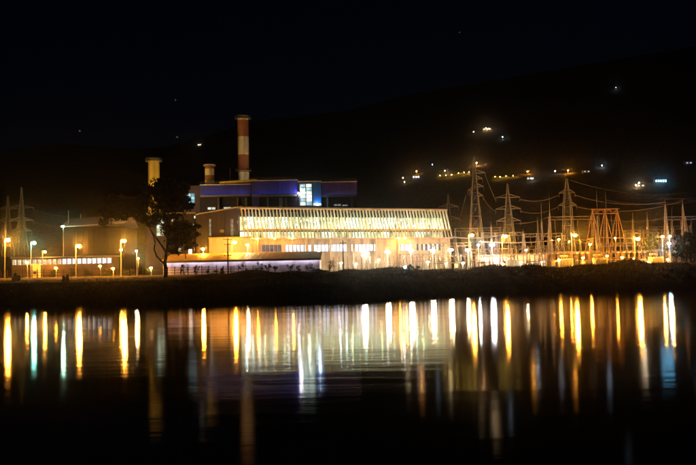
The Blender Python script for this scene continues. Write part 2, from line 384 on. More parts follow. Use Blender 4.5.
# ------------------------------------------------------------------ buildings
def block(t, x0, x1, y0, y1, z0, z1, m, name='wall'): return MB().box(x0, x1, y0, y1, z0, z1).build(name, m, t)
def window(t, x0, x1, z0, z1, y, m, nx_=1, nz_=1, frame=M_house, fw=.12):
    """frame set into a wall whose face is at y (facing -y); lit panes are sub-parts"""
    fr = MB()
    fr.box(x0 - fw, x0, y - .12, y + .02, z0 - fw, z1 + fw).box(x1, x1 + fw, y - .12, y + .02, z0 - fw, z1 + fw)
    fr.box(x0, x1, y - .12, y + .02, z0 - fw, z0).box(x0, x1, y - .12, y + .02, z1, z1 + fw)
    for i in range(1, nx_):
        xx = x0 + (x1 - x0) * i / nx_; fr.box(xx - fw * .4, xx + fw * .4, y - .10, y + .02, z0, z1)
    for j in range(1, nz_):
        zz = z0 + (z1 - z0) * j / nz_
        for i in range(nx_):
            a = x0 + (x1 - x0) * i / nx_ + fw * .4; b_ = x0 + (x1 - x0) * (i + 1) / nx_ - fw * .4
            fr.box(a, b_, y - .10, y + .02, zz - fw * .4, zz + fw * .4)
    w = fr.build('window', frame, t)
    for i in range(nx_):
        for j in range(nz_):
            a = x0 + (x1 - x0) * (i + .08) / nx_; b_ = x0 + (x1 - x0) * (i + .92) / nx_
            c = z0 + (z1 - z0) * (j + .06) / nz_; d = z0 + (z1 - z0) * (j + .94) / nz_
            mm = m[(i * 7 + j * 3) % len(m)] if isinstance(m, list) else m
            MB().box(a, b_, y - .05, y - .01, c, d).build('pane', mm, w)
    return w

# --- louvred turbine hall, skewed to the view
A = P(241.5, 207.5, 300); B = P(446, 210, 330)
TH = math.atan2(B.y - A.y, B.x - A.x); LEN = math.hypot(B.x - A.x, B.y - A.y)
zb = 4.4; HT = (A.z + B.z) / 2 - zb
Z_mid = P(243, 230, 300).z - zb; Z_low = P(245, 238, 297).z - zb
OUT = 4.6                                        # how far the louvre foot stands out
hall = thing('turbine_hall', 'long louvred hall with slanting cream fins lit white from inside', 'building', (A.x, A.y, zb), TH)
yat = lambda z: -OUT * (HT - z) / (HT - Z_low)
NF = 64; st = LEN / (NF - 1)
def fin_mesh(z0, z1, dep, w):
    return MB().hexa([(-w / 2, yat(z0) - .05, z0), (w / 2, yat(z0) - .05, z0), (w / 2, yat(z0) + dep, z0), (-w / 2, yat(z0) + dep, z0),
                      (-w / 2, yat(z1) - .05, z1), (w / 2, yat(z1) - .05, z1), (w / 2, yat(z1) + dep, z1), (-w / 2, yat(z1) + dep, z1)]).mesh('fin', M_fin)
fu, fl = fin_mesh(Z_mid + .25, HT - .45, .95, .26), fin_mesh(Z_low + .02, Z_mid - .35, .7, .2)
for i in range(NF):
    obj('fin', fu, hall, (i * st, 0, 0)); obj('fin', fl, hall, (i * st, 0, 0))
block(hall, -.3, LEN + .3, -.55, .9, HT - .45, HT, M_cream, 'top_beam')
block(hall, -.2, LEN + .2, yat(Z_mid) - .12, yat(Z_mid) + .85, Z_mid - .35, Z_mid + .25, M_yelroof, 'middle_beam')
block(hall, -.2, LEN + .2, yat(Z_low) - .1, yat(Z_low) + 1.2, Z_low - .45, Z_low, M_cream, 'bottom_beam')
# inner curtain wall and body
block(hall, -.5, LEN + .5, 3.0, 26, 0, HT - 1.2, M_taupe, 'body')
block(hall, -.6, LEN + .6, -.2, 26.5, HT + .003, HT + .35, M_roofgrey, 'roof')
Z_t = P(243, 205, 300).z - zb - .5
lit = [glow('hall_pane_a', (.82, .88, .42), 1.2, .6, .35), glow('hall_pane_b', (.70, .95, .62), 1.8, .6, .35), glow('hall_pane_c', (.86, .78, .40), .9, .6, .35)]
npane = 32
gz0, gz1 = Z_low + .2, HT - 3.0
for i in range(npane):
    a = LEN * i / npane; b_ = LEN * (i + 1) / npane
    MB().box(a + .12, b_ - .12, 2.85, 2.95, gz0 + 2.6, gz1).build('pane', lit[rnd.choice((0, 0, 0, 1, 1, 1, 2))], hall)
    MB().box(a + .12, b_ - .12, 2.85, 2.95, gz1 + .25, HT - 1.5).build('pane', M_glassdk, hall)
    MB().box(a + .12, b_ - .12, 2.85, 2.95, gz0, gz0 + 2.3).build('pane', lit[rnd.choice((0, 1, 2, 2))], hall)
block(hall, 0, LEN, yat(Z_low) + 1.3, 3.0, Z_low - .4, Z_low - .1, M_conc, 'soffit_slab')
block(hall, 0, LEN, -.8, 2.4, Z_mid - .25, Z_mid - .05, M_gal, 'walkway')
for i in range(26):                                  # tube lights along the walkway, hidden from below by the middle beam
    a = LEN * i / 26 + .15; b_ = LEN * (i + 1) / 26 - .15; y_ = yat(Z_mid) + 1.5
    h_ = MB().box(a, b_, y_, y_ + .25, Z_mid + .02, Z_mid + .10).build('walkway_light', M_house, hall)
    col, L_ = rnd.choice((((1.0, .95, .70), 105), ((1.0, .95, .70), 78), ((.97, .97, .95), 110), ((1.0, .88, .55), 66), ((.92, 1.0, .72), 90)))
    MB().box(a + .05, b_ - .05, y_ + .05, y_ + .2, Z_mid + .105, Z_mid + .2).build('tube', glow('tube_w_%d' % L_, col, L_), h_)
for i in range(30):                                  # lamps inside, between louvre and glazing
    x = LEN * (i + .5 + rnd.uniform(-.35, .35)) / 30; z = HT - (HT - Z_mid) * rnd.uniform(.48, .8)
    h_ = MB().box(x - .3, x + .3, 1.5, 1.8, z + .18, z + .32).build('hall_lamp', M_house, hall)
    col = rnd.choice((GRN, (.8, 1, .7), (.85, .95, 1), (.95, .95, .55), (.5, 1, .8), (.6, .95, 1)))
    I = rnd.choice((24, 40, 70))
    MB().box(x - .26, x + .26, 1.45, 1.75, z, z + .16).build('tube', glow('tube_%d_%d' % (int(col[0] * 100), I), col, I / .25), h_)
# ground floor: pale wall set back, a strip of lit windows and doors
gy = yat(Z_low) + 2.0
block(hall, 2, LEN, gy, 2.9, 0, Z_low - .45, mat('buff_wall_paint', (.56, .50, .42), .75, .2, .4, rust=(.34, .28, .21)), 'ground_floor_wall')
wl = [glow('office_pane_a', (.86, .86, 1.0), 2.6, .4, .7), glow('office_pane_b', (.95, .9, .85), 1.3, .4, .7), glow('office_pane_c', (.5, .5, .6), .25, .5, .7)]
u_of = lambda px: LEN * (px - 246) / 202
zw0, zw1 = P(300, 252, 306).z - zb, P(300, 244.5, 306).z - zb
def strip(p0, p1, nn, ms):
    for i in range(nn):
        a = u_of(p0 + (p1 - p0) * i / nn) + .15; b_ = u_of(p0 + (p1 - p0) * (i + 1) / nn) - .15
        window(hall, a, b_, zw0, zw1, gy, ms, 2, 1, M_pole, .08)
strip(262, 280, 5, [wl[2], wl[2], wl[1]]); strip(283, 308, 7, [wl[1], wl[0]]); strip(310, 342, 9, [wl[0], wl[0], wl[1]])
strip(346, 372, 7, [wl[0], wl[1]]); strip(392, 408, 4, [wl[0], wl[1]]); strip(412, 440, 6, [wl[2], wl[1], wl[2]])
for i in range(9):
    x = LEN * (i + .5) / 9
    block(hall, x - .3, x + .3, yat(Z_low) + .3, yat(Z_low) + .9, 0, Z_low - .45, M_cream, 'column')
for px in (268, 300, 335, 380, 420):
    x = u_of(px); d = block(hall, x - 1.4, x + 1.4, gy - .1, gy + .01, 0, 3.6, M_tank, 'door'); MB().box(x - .9, x - .5, gy - .18, gy - .1, 1.1, 1.3).build('handle', M_house, d)
for px, py in ((391, 239.5), (397.5, 237.5), (256, 239), (272, 239), (288, 239)):        # two small sodium lamps on the facade edge
    u = u_of(px); w_ = MB().box(u - .25, u + .25, yat(Z_low) - .5, yat(Z_low) - .1, Z_low - .2, Z_low).build('wall_lamp', M_house, hall)
    lens(w_, (u, yat(Z_low) - .55, Z_low - .35), SOD, 150 if px > 300 else 90, .28)

# --- annex left of the louvres
D = 303
def XZ(px, py, D): p = P(px, py, D); return p.x, p.z
x0 = XZ(196, 240, D)[0]; x1 = A.x - .3; zt0 = XZ(200, 215, D)[1] - zb; zt1 = XZ(240, 207, D)[1] - zb
ann = thing('annex_block', 'plain taupe block with two slit windows left of the louvres', 'building', (x0, D, zb))
w_ = x1 - x0
MB().hexa([(0, 0, 0), (w_, 0, 0), (w_, 22, 0), (0, 22, 0), (0, 0, zt0), (w_, 0, zt1), (w_, 22, zt1), (0, 22, zt0)]).build('wall', M_taupe, ann)
MB().hexa([(-.2, -.3, zt0 + .003), (w_ + .1, -.3, zt1 + .003), (w_ + .1, 22, zt1 + .003), (-.2, 22, zt0 + .003), (-.2, -.3, zt0 + .4), (w_ + .1, -.3, zt1 + .4), (w_ + .1, 22, zt1 + .4), (-.2, 22, zt0 + .4)]).build('roof_edge', M_conc, ann)
slit = glow('slit_pane', (.95, .85, .6), .30, .5, .6)
for px in (210.5, 232):
    xc = XZ(px, 228, D)[0] - x0; window(ann, xc - .42, xc + .42, XZ(px, 236, D)[1] - zb, XZ(px, 219, D)[1] - zb, 0, slit, 1, 4)
xa, xb = XZ(209.5, 245, 298)[0] - x0, x1 - x0 + 4
block(ann, xa, xb, -6, -.002, 0, XZ(220, 238.5, 298)[1] - zb, M_cream, 'ground_floor_wall')
block(ann, xa - .2, xb + .2, -6.3, 0, XZ(220, 238.5, 298)[1] - zb + .003, XZ(220, 237.3, 298)[1] - zb, M_yelroof, 'canopy')
for i in range(1, 9):
    u = i / 9; x_ = w_ * u; zt_ = zt0 + (zt1 - zt0) * u; block(ann, x_ - .06, x_ + .06, -.1, -.003, 9.5, zt_ - .05, M_taupe, 'wall_rib')
for u in (.34, .62): MB().tube((w_ * u, -.35, 9), (w_ * u, -.35, zt0 + (zt1 - zt0) * u), .14, None, 8).build('drainpipe', M_taupe, ann)
for px, py in ((222, 231), (239, 222)):
    x_, z_ = XZ(px, py, D); v_ = block(ann, x_ - x0 - .7, x_ - x0 + .7, -.16, -.005, z_ - zb - .5, z_ - zb + .5, M_roofgrey, 'vent')
    for q in range(4): MB().box(x_ - x0 - .6, x_ - x0 + .6, -.24, -.165, z_ - zb - .4 + q * .22, z_ - zb - .32 + q * .22).build('slat', M_house, v_)
# block behind the big tree
D = 312
x0 = XZ(145.5, 240, D)[0]; x1 = XZ(196, 240, D)[0] - .3; z1 = XZ(175, 214, D)[1] - zb
bt = thing('boiler_annex', 'pale block with lit windows seen through the big tree', 'building', (x0, D, zb))
block(bt, 0, x1 - x0, 0, 20, 0, z1, M_taupe, 'wall'); block(bt, -.3, x1 - x0 + .2, -.3, 20, z1 + .003, z1 + .5, M_conc, 'roof_edge')
tl = [glow('tower_pane_a', (.72, .95, .68), 1.2, .4, .5), glow('tower_pane_b', (.9, .85, .5), .6, .4, .5)]
for (a, b_, c, d, nx_, nz_, mm) in ((156.5, 164, 236, 218, 2, 5, tl), (190.5, 194, 229, 223.5, 1, 1, glow('round_pane', (.6, .9, .8), 1.6)), (194.2, 195.6, 218.5, 215.8, 1, 1, tl[0]),
                                   (171, 174, 222, 216, 1, 1, tl[1]), (150.5 + 3, 155, 224, 219, 1, 1, tl[1]), (188, 191.8, 256.5, 247.5, 1, 1, glow('doorway', (1, .93, .7), 3.5)), (178, 181, 252, 247, 1, 1, tl[1])):
    xa = XZ(a, 230, D)[0] - x0; xb = XZ(b_, 230, D)[0] - x0; window(bt, xa, xb, XZ(a, c, D)[1] - zb, XZ(a, d, D)[1] - zb, 0, mm, nx_, nz_)

for px in (150, 166):
    x_ = XZ(px, 214, D + 16)[0] - x0
    w_ = MB().box(x_ - .5, x_ + .5, 15, 15.2, z1 + .5, z1 + 1.9).build('added_stack_light', M_house, bt); lens(w_, (x_, 16, z1 + 1.2), (1, .66, .16), 900, .3)  # added lights hidden on the roof to brighten the ochre smokestack
# --- tall boiler house with blue band
D = 345
bh = thing('boiler_house', 'tall dark boiler house with a deep blue parapet band behind the louvres', 'building', (0, D, zb))
def seg(p0, p1, ytop, yband, ybot, D2, mband, mwall=M_dark):
    x0, x1 = XZ(p0, 195, D2)[0], XZ(p1, 195, D2)[0]; pm = (p0 + p1) / 2
    za, zbnd = XZ(pm, ytop, D2)[1] - zb, XZ(pm, yband, D2)[1] - zb
    w_ = block(bh, x0, x1, D2 - D, D2 - D + 24, 0, zbnd, mwall, 'wall')
    n_ = max(1, round((p1 - p0) / 4)); 
    for i in range(n_):                                     # blue cladding sheets, each a panel
        a = x0 + (x1 - x0) * i / n_; b_ = x0 + (x1 - x0) * (i + 1) / n_
        block(bh, a + .02, b_ - .02, D2 - D - .15 - .03 * (i % 2), D2 - D + .5, zbnd - .1, za, mband, 'panel')
    block(bh, x0 - .1, x1 + .1, D2 - D - .3, D2 - D + 24, za + .003, za + .35, M_cream, 'coping')
    block(bh, x0 + .05, x1 - .05, D2 - D + .55, D2 - D + 23.8, zbnd + .003, za - .003, M_dark, 'upper_wall')
    return x0, x1, zbnd, za
seg(200, 251.2, 185, 194.7, 210, 345, M_blue)
seg(251.6, 297.8, 180.8, 193.6, 208, 341, M_blue)
seg(321.4, 357, 182.3, 194.2, 208, 341, M_violet)
# blue corner strip and left end bay
xa, za = XZ(251.8, 193.8, 340.7); xb, zc = XZ(259.5, 206.5, 340.7)
block(bh, xa, xb, 340.55 - D, 340.95 - D, zc - zb - 3, za - zb, M_blue, 'corner_panel')
xa, za = XZ(184, 186, 349); xb, _ = XZ(199.8, 190, 349); block(bh, xa, xb, 349 - D, 365 - D, 0, za - zb, mat('mauve_render', (.075, .055, .11), .8, .15, .6), 'end_bay')
cyan = [glow('cyan_pane_a', (.45, .92, 1.0), .9, .3, .5), glow('cyan_pane_b', (.35, .80, .95), .55, .3, .5)]
window(bh, XZ(187.2, 198, 349)[0], XZ(194.8, 198, 349)[0], XZ(190, 202.8, 349)[1] - zb, XZ(190, 193.5, 349)[1] - zb, 349 - D, cyan, 2, 3)
wp = glow('pale_pane', (.9, 1, .8), .8, .4, .5)
for a, b_, c, d, n_ in ((207.5, 215.5, 209.8, 207.3, 2), (223.5, 231, 208.8, 207.2, 2), (334, 341, 206, 204.2, 2), (342, 348, 206, 204.8, 1)):
    D2 = 345 if a < 300 else 341
    window(bh, XZ(a, 207, D2)[0], XZ(b_, 207, D2)[0], XZ(a, c, D2)[1] - zb, XZ(a, d, D2)[1] - zb, D2 - D, wp if a < 300 else glow('dim_pane', (.95, .9, .8), .25, .4, .5), n_, 1)
# window tower in the middle
x0, x1 = XZ(298.1, 195, 340)[0], XZ(321.2, 195, 340)[0]; zt = XZ(310, 182, 340)[1] - zb
block(bh, x0, x1, 340 - D, 362 - D, 0, zt, M_dark, 'wall'); block(bh, x0 - .1, x1 + .1, 339.6 - D, 362 - D, zt + .003, zt + .4, M_cream, 'coping')
xs_ = XZ(313.2, 195, 340)[0]; block(bh, xs_, x1, 339.7 - D, 339.99 - D, XZ(317, 203, 340)[1] - zb, zt - .1, M_bright_blue, 'panel')
block(bh, xs_, x1, 339.7 - D, 339.99 - D, XZ(317, 206.5, 340)[1] - zb, XZ(317, 203.3, 340)[1] - zb, M_white, 'panel')
tp = [glow('stair_pane_a', (.85, 1, .85), 1.6, .5, .6), glow('stair_pane_b', (.55, .9, 1.0), .8, .5, .6), glow('stair_pane_c', (.75, .8, .55), .35, .5, .6), glow('stair_pane_d', (.9, 1, .95), 2.8, .4, .6)]
window(bh, x0 + .6, xs_ - .4, XZ(305, 205.5, 340)[1] - zb, XZ(305, 184, 340)[1] - zb, 340 - D, [tp[0], tp[3], tp[0], tp[1]], 2, 6, M_house, .3)
w_ = MB().box(x0 - .05, x0 + .5, 339.3 - D, 339.95 - D, XZ(299, 193, 340)[1] - zb, XZ(299, 192, 340)[1] - zb).build('wall_lamp', M_house, bh)
lens(w_, (x0 + .1, 339.1 - D, XZ(299, 193.6, 340)[1] - zb), WHITE, 60, .3)
w_ = MB().box(xs_ + .4, x1 - .4, 338.9 - D, 339.5 - D, XZ(317, 205.8, 340)[1] - zb, XZ(317, 205.3, 340)[1] - zb).build('wall_lamp', M_house, bh)
lens(w_, ((xs_ + x1) / 2, 338.6 - D, XZ(317, 204.7, 340)[1] - zb), COOL, 45, .22)
# added light troughs with hidden tubes, to brighten the blue parapet
for p0_, p1_, D2, L_ in ((201, 250.5, 345, 6), (252.5, 297, 341, 6), (322, 356, 341, 4)):
    x0_, z_ = XZ(p0_, 196.2, D2); x1_, _ = XZ(p1_, 196.2, D2); z_ = XZ((p0_ + p1_) / 2, 196.2, D2)[1] - zb; y_ = D2 - D
    w_ = MB().box(x0_, x1_, y_ - 1.5, y_ - .2, z_ - .25, z_ - .15).box(x0_, x1_, y_ - 1.56, y_ - 1.5, z_ - .25, z_ + .45).build('added_light_trough', M_house, bh)
    MB().box(x0_ + .3, x1_ - .3, y_ - 1.3, y_ - 1.1, z_ - .12, z_).build('tube', glow('trough_fill_tube_%d' % L_, COOL, L_), w_)
# added lights, unseen behind hoods on the roofs, to brighten the smokestacks
for px, y_, zz, I, cl in ((236, 6, 182.5, 800, WARM), (250, 6, 181, 800, WARM), (208, 2.5, 185.5, 300, WARM)):
    x_ = XZ(px, 190, D + y_)[0]; z_ = XZ(px, zz, D + y_)[1] - zb - .2
    w_ = MB().box(x_ - .5, x_ + .5, y_ - .9, y_ - .75, z_ - .6, z_ + .8).box(x_ - .08, x_ + .08, y_ - .7, y_ - .5, z_ - 1.2, z_ - .6).build('added_stack_light', M_house, bh)
    lens(w_, (x_, y_, z_), cl, I, .3)
for p0_, p1_, yt, D2 in ((200, 251.2, 185, 345), (251.6, 297.8, 180.8, 341), (321.4, 357, 182.3, 341)):
    x0_, x1_ = XZ(p0_, 195, D2)[0], XZ(p1_, 195, D2)[0]; z_ = XZ((p0_ + p1_) / 2, yt, D2)[1] - zb + .35; y_ = D2 - D + .3; rl = MB(); nn = round((x1_ - x0_) / 2)
    for i in range(nn + 1): rl.bar((x0_ + (x1_ - x0_) * i / nn, y_, z_), (x0_ + (x1_ - x0_) * i / nn, y_, z_ + 1.1), .06)
    for h in (.55, 1.1): rl.bar((x0_, y_, z_ + h), (x1_, y_, z_ + h), .05)
    rl.build('railing', M_gal, bh)
for px, D2, w in ((219, 345, .5), (238, 345, .35), (247, 345, .7), (268, 341, .45), (281, 341, .6), (286, 341, .3), (328, 341, .5), (352, 341, .4)):
    x_, z_ = XZ(px, 197, D2); MB().tube((x_, D2 - D - w - .05, 8), (x_, D2 - D - w - .05, z_ - zb - .4), w, None, 10).build('duct', mat('dark_duct', (.06, .055, .06), .6, .3, .6), bh)
# roof slab by the stack
xa, z1 = XZ(222, 183.2, 352); xb, _ = XZ(259, 183, 352)
MB().hexa([(xa, 0, z1 - zb - .9), (xb, 0, z1 - zb - .3), (xb, 18, z1 - zb - .3), (xa, 18, z1 - zb - .9), (xa, 0, z1 - zb - .2), (xb, 0, z1 - zb + .7), (xb, 18, z1 - zb + .7), (xa, 18, z1 - zb - .2)]).build('roof_slab', M_yelroof, bh)
for px, py in ((230, 168), (269, 178), (379, 193)):
    x, z = XZ(px, py, 350); zz = XZ(px, 186, 350)[1]
    if px < 300: MB().tube((x, 5, zz - zb - 1), (x, 5, z - zb), .1, .05, 6).build('antenna', M_gal, bh)

# --- low front building with ochre roof and lavender wall
D = 265
xa = XZ(163, 262, D)[0]; xb = XZ(319.5, 258, D)[0]; zg = gz((xa + xb) / 2, D) - .1
z_w = XZ(240, 260.3, D)[1] - zg; z_r = XZ(240, 253.6, D + 14)[1] - zg
low = thing('low_store_building', 'long low lavender walled building with a sloping ochre roof', 'building', (xa, D, zg)); L_ = xb - xa
block(low, 0, L_, 0, 14, 0, z_w, M_lav, 'wall')
MB().hexa([(-.5, -.9, z_w + .003), (L_ + .5, -.9, z_w + .003), (L_ + .5, 14.4, z_r + .0), (-.5, 14.4, z_r + .0), (-.5, -.9, z_w + .25), (L_ + .5, -.9, z_w + .25), (L_ + .5, 14.4, z_r + .25), (-.5, 14.4, z_r + .25)]).build('roof', M_yelroof, low)
k = 0
while k * 1.6 < L_:
    x = k * 1.6; MB().hexa([(x, -.9, z_w + .252), (x + .1, -.9, z_w + .252), (x + .1, 14.4, z_r + .252), (x, 14.4, z_r + .252), (x, -.9, z_w + .33), (x + .1, -.9, z_w + .33), (x + .1, 14.4, z_r + .33), (x, 14.4, z_r + .33)]).build('seam', M_yelroof, low); k += 1
block(low, -.5, L_ + .5, -1.02, -.91, z_w - .42, z_w + .2, M_house, 'eaves_board')  # made deep to hide the added tubes
for i in range(6):
    x = L_ * (i + .6) / 6; d = block(low, x - 1.1, x + 1.1, -.08, .01, 0, 2.6, mat('mauve_door', (.42, .36, .46), .6, .1, 1), 'door'); MB().box(x + .7, x + .85, -.14, -.08, 1.05, 1.2).build('handle', M_house, d)
for i in range(7):                                   # added unseen tubes behind the eaves board brighten the wall
    x = L_ * (i + .5) / 7; hw = L_ / 14 - .3
    h_ = MB().box(x - hw, x + hw, -.85, -.6, z_w - .10, z_w - .02).build('added_eave_light', M_house, low)
    MB().box(x - hw + .05, x + hw - .05, -.82, -.66, z_w - .2, z_w - .105).build('tube', glow('eave_fill_tube', (.95, .86, 1.0), 20), h_)

# --- long white lit shed, far left
D = 325
xa = XZ(12, 262, D)[0]; xb = XZ(112, 262, D)[0]; zg = 4.4
sh = thing('long_shed', 'long low shed with a bright white strip of lit windows at the left', 'building', (xa, D, zg)); L_ = xb - xa
za_, zb_ = XZ(80, 264, D)[1] - zg, XZ(80, 258.3, D)[1] - zg
block(sh, 0, L_, 0, 14, 0, zb_ + .5, mat('brown_wall_paint', (.20, .14, .08), .8, .2, .5), 'wall')
MB().hexa([(-.5, -1, zb_ + .503), (L_ + .5, -1, zb_ + .503), (L_ + .5, 15, zb_ + .503), (-.5, 15, zb_ + .503), (-.5, -1, zb_ + .7), (L_ + .5, -1, zb_ + .7), (L_ + .5, 15, zb_ + 1.3), (-.5, 15, zb_ + 1.3)]).build('roof', M_roofgrey, sh)
sp = [glow('shed_pane_a', (.86, .88, 1.0), 2.2, .3, .8), glow('shed_pane_b', (.9, .9, .85), 1.2, .3, .8)]; so = [glow('shed_pane_c', (1, .8, .4), .7, .4, .8), glow('shed_pane_d', (.9, .8, .55), .9, .4, .8)]
for i in range(20):
    a = L_ * i / 20 + .2; b_ = L_ * (i + 1) / 20 - .2; window(sh, a, b_, za_, zb_, 0, sp if i > 9 else so, 2, 1, M_pole, .1)
# shed with pitched mauve roof
D = 335
xa, z1 = XZ(70, 219.5, D + 10); xb, z2 = XZ(112, 215, D + 10); z3 = XZ(90, 227, D)[1]
sr = thing('pitched_shed', 'tall shed with a sloping mauve roof left of the big tree', 'building', (xa, D, zg)); L_ = xb - xa + 8
block(sr, .3, L_ - .3, 0, 20, 0, z3 - zg, mat('brown_sheet', (.022, .016, .012), .8, .3, .5), 'wall')
MB().hexa([(-.4, -.8, z3 - zg + .003), (L_, -.8, z3 - zg + 1.2), (L_, 10, z2 - zg), (-.4, 10, z1 - zg), (-.4, -.8, z3 - zg + .25), (L_, -.8, z3 - zg + 1.45), (L_, 10, z2 - zg + .25), (-.4, 10, z1 - zg + .25)]).build('roof', M_purproof, sr)
MB().hexa([(-.4, 10.01, z1 - zg), (L_, 10.01, z2 - zg), (L_, 21, z3 - zg + .5), (-.4, 21, z3 - zg + .003), (-.4, 10.01, z1 - zg + .25), (L_, 10.01, z2 - zg + .25), (L_, 21, z3 - zg + .75), (-.4, 21, z3 - zg + .25)]).build('roof', M_purproof, sr)
MB().tube((2, 2, z3 - zg), (2, 2, z1 - zg + 3), .12, .1).build('vent_pipe', M_gal, sr)
for i in range(1, 12): block(sr, L_ * i / 12 - .07, L_ * i / 12 + .07, -.12, -.003, 0, z3 - zg - .1, MATS['brown_sheet'], 'wall_rib')
for u in (.2, .7): MB().tube((L_ * u, -.4, 0), (L_ * u, -.4, z3 - zg), .13, None, 8).build('drainpipe', MATS['brown_sheet'], sr)
MB().lathe([(.3, 0), (.35, .1), (.35, 1.6), (.5, 1.7), (.2, 2.1)], 10, (4.5, 9.5, z1 - zg + .1)).build('roof_vent', M_gal, sr)
# guard hut
D = 262
xa, zt = XZ(32.5, 265, D); xb, _ = XZ(38.5, 265, D); zg = gz(xa, D) - .05
hut = thing('guard_hut', 'small white guard hut behind the fence at the left', 'hut', (xa, D, zg)); w_ = xb - xa
block(hut, 0, w_, 0, 1.9, 0, zt - zg, M_white, 'wall'); block(hut, -.35, w_ + .35, -.4, 2.3, zt - zg + .003, zt - zg + .28, M_white, 'roof')
window(hut, .25, w_ - .7, 1.1, 2.0, 0, M_glassdk, 2, 1, M_pole, .06); d = block(hut, w_ - .6, w_ - .1, -.06, .01, 0, 2.0, M_tank, 'door'); MB().box(w_ - .25, w_ - .15, -.12, -.06, 1, 1.1).build('handle', M_house, d)
# pale control building in the switchyard
D = 305
xa, zt = XZ(479, 256, D); xb, _ = XZ(547, 256, D); zg = 4.4
cb = thing('control_building', 'low pale control building in the switchyard under white floodlights', 'building', (xa, D, zg)); L_ = xb - xa
block(cb, 0, L_, 0, 9, 0, zt - zg, M_white, 'wall'); block(cb, -.4, L_ + .4, -.7, 9.4, zt - zg + .003, zt - zg + .35, M_conc, 'roof')
for i in range(9):
    x = L_ * (i + .5) / 9; window(cb, x - .7, x + .7, 1.7, 2.8, 0, wl[1] if i % 3 else M_glassdk, 2, 1, M_pole, .07)

# ------------------------------------------------------------------ pylons, masts, wires
def lattice(t, H, wb, wt, npan, th=.2, waist=None, name='leg', m=M_gal):
    """four tapered legs and X bracing"""
    def half(z):
        if waist:
            zw, ww = waist
            return (wb + (ww - wb) * z / zw) / 2 if z < zw else (ww + (wt - ww) * (z - zw) / (H - zw)) / 2
        return (wb + (wt - wb) * z / H) / 2
    C4 = ((-1, -1), (1, -1), (1, 1), (-1, 1))
    zs = [H * (1 - (1 - i / npan) ** 1.25) for i in range(npan + 1)]
    for sx, sy in C4:
        mb = MB()
        for a, b_ in zip(zs, zs[1:]): mb.bar((sx * half(a), sy * half(a), a), (sx * half(b_), sy * half(b_), b_), th)
        mb.build(name, m, t)
    br = MB()
    for a, b_ in zip(zs, zs[1:]):
        for (p, q) in zip(C4, C4[1:] + C4[:1]):
            ha, hb = half(a), half(b_)
            br.bar((p[0] * ha, p[1] * ha, a), (q[0] * hb, q[1] * hb, b_), th * .42); br.bar((q[0] * ha, q[1] * ha, a), (p[0] * hb, p[1] * hb, b_), th * .42)
            br.bar((p[0] * hb, p[1] * hb, b_), (q[0] * hb, q[1] * hb, b_), th * .55)
    o = br.build('bracing', m, t); o['kind'] = 'stuff'
    return half
def crossarm(t, z, L, half, sides=(-1, 1), drop=1.6, th=.14, ins=True):
    h = half(z)
    for s in sides:
        mb = MB(); tip = (s * L, 0, z + .1)
        for y in (-h, h):
            mb.bar((s * h, y, z), tip, th); mb.bar((s * half(z + 1.3), y * .9, z + 1.3), tip, th)
        for k in (.3, .6):
            x = s * (h + (L - h) * k); mb.bar((x, -h * (1 - k), z), (x, h * (1 - k), z), th * .7); mb.bar((x, 0, z), (x, 0, z + 1.3 * (1 - k)), th * .7)
        a = mb.build('crossarm', M_gal, t)
        if ins:
            mi = MB()
            for k in range(7): mi.lathe([(.06, 0), (.17, .03), (.06, .12)], 8, (s * L, 0, z - .25 - k * .2))
            mi.tube((s * L, 0, z - 1.7), (s * L, 0, z + .1), .03, None, 5); mi.build('insulator_string', M_insul, a)
def pylon(px, ytop, D, wb, wt, arms, label, waist=None, th=.2, npan=9, rz=0, peak=True):
    p = P(px, ytop, D); zg = gz(p.x, D); H = p.z - zg
    t = thing('lattice_pylon', label, 'pylon', (p.x, D, zg), rz, 'lattice transmission pylons')
    hf = lattice(t, H, wb, wt, npan, th, waist and (waist[0] * H, waist[1]))
    for (ya, wpx, sides) in arms:
        z = P(px, ya, D).z - zg; crossarm(t, z, wpx * mpp(D), hf, sides)
    return t, p
BOTH = (-1, 1)
pl = {}
pl['a'] = pylon(21.5, 187, 345, 6, .3, [(208, 12, BOTH), (220.5, 12, BOTH), (231, 10, BOTH)], 'taller of the two dim pylons at the far left', (.6, 2.0), .1)
pl['b'] = pylon(8, 196, 365, 6, .3, [(209, 10, BOTH), (221, 11, BOTH)], 'shorter dim pylon at the far left edge', (.6, 2.0), .1)
pl['c'] = pylon(448, 194, 345, 5.5, .3, [(207, 10, BOTH), (219, 11, BOTH)], 'shortest pylon just right of the louvred hall', (.62, 1.9), .14)
pl['d'] = pylon(474, 157, 318, 6.5, .35, [(173, 11, (1,)), (179, 8, (1,)), (187, 9, (1,)), (190.5, 7, (-1,)), (196, 8, (1,)), (193, 5, (-1,))], 'tallest lattice pylon with uneven side arms behind orange lamp', (.55, 2.9), .13, 10)
pl['e'] = pylon(507.5, 184, 320, 5.6, .3, [(197.5, 12, BOTH), (209, 12.5, BOTH), (221, 12, BOTH)], 'three armed lattice pylon between tallest pylon and lightning masts', (.62, 2.4), .13, 9)
pl['f'] = pylon(566.5, 178.5, 315, 4.4, .4, [(193, 8, BOTH), (205.5, 9, BOTH)], 'slim tall pylon left of the rust coloured gantry', (.72, 2.6), .13, 10)
def mast(px, ytop, D, wb, label, spike=.28, m=M_gal):
    p = P(px, ytop, D); zg = gz(p.x, D); H = p.z - zg
    t = thing('lightning_mast', label, 'mast', (p.x, D, zg), 0, 'slender masts of the switchyard')
    lattice(t, H * (1 - spike), wb * .72, .25, 6, .11, None, 'leg', m)
    MB().tube((0, 0, H * (1 - spike) - .3), (0, 0, H), .09, .03, 6).build('spike', m, t)
    return t
mast(541, 203, 312, 1.9, 'leftmost lightning mast, shorter of the two left of the slim pylon')
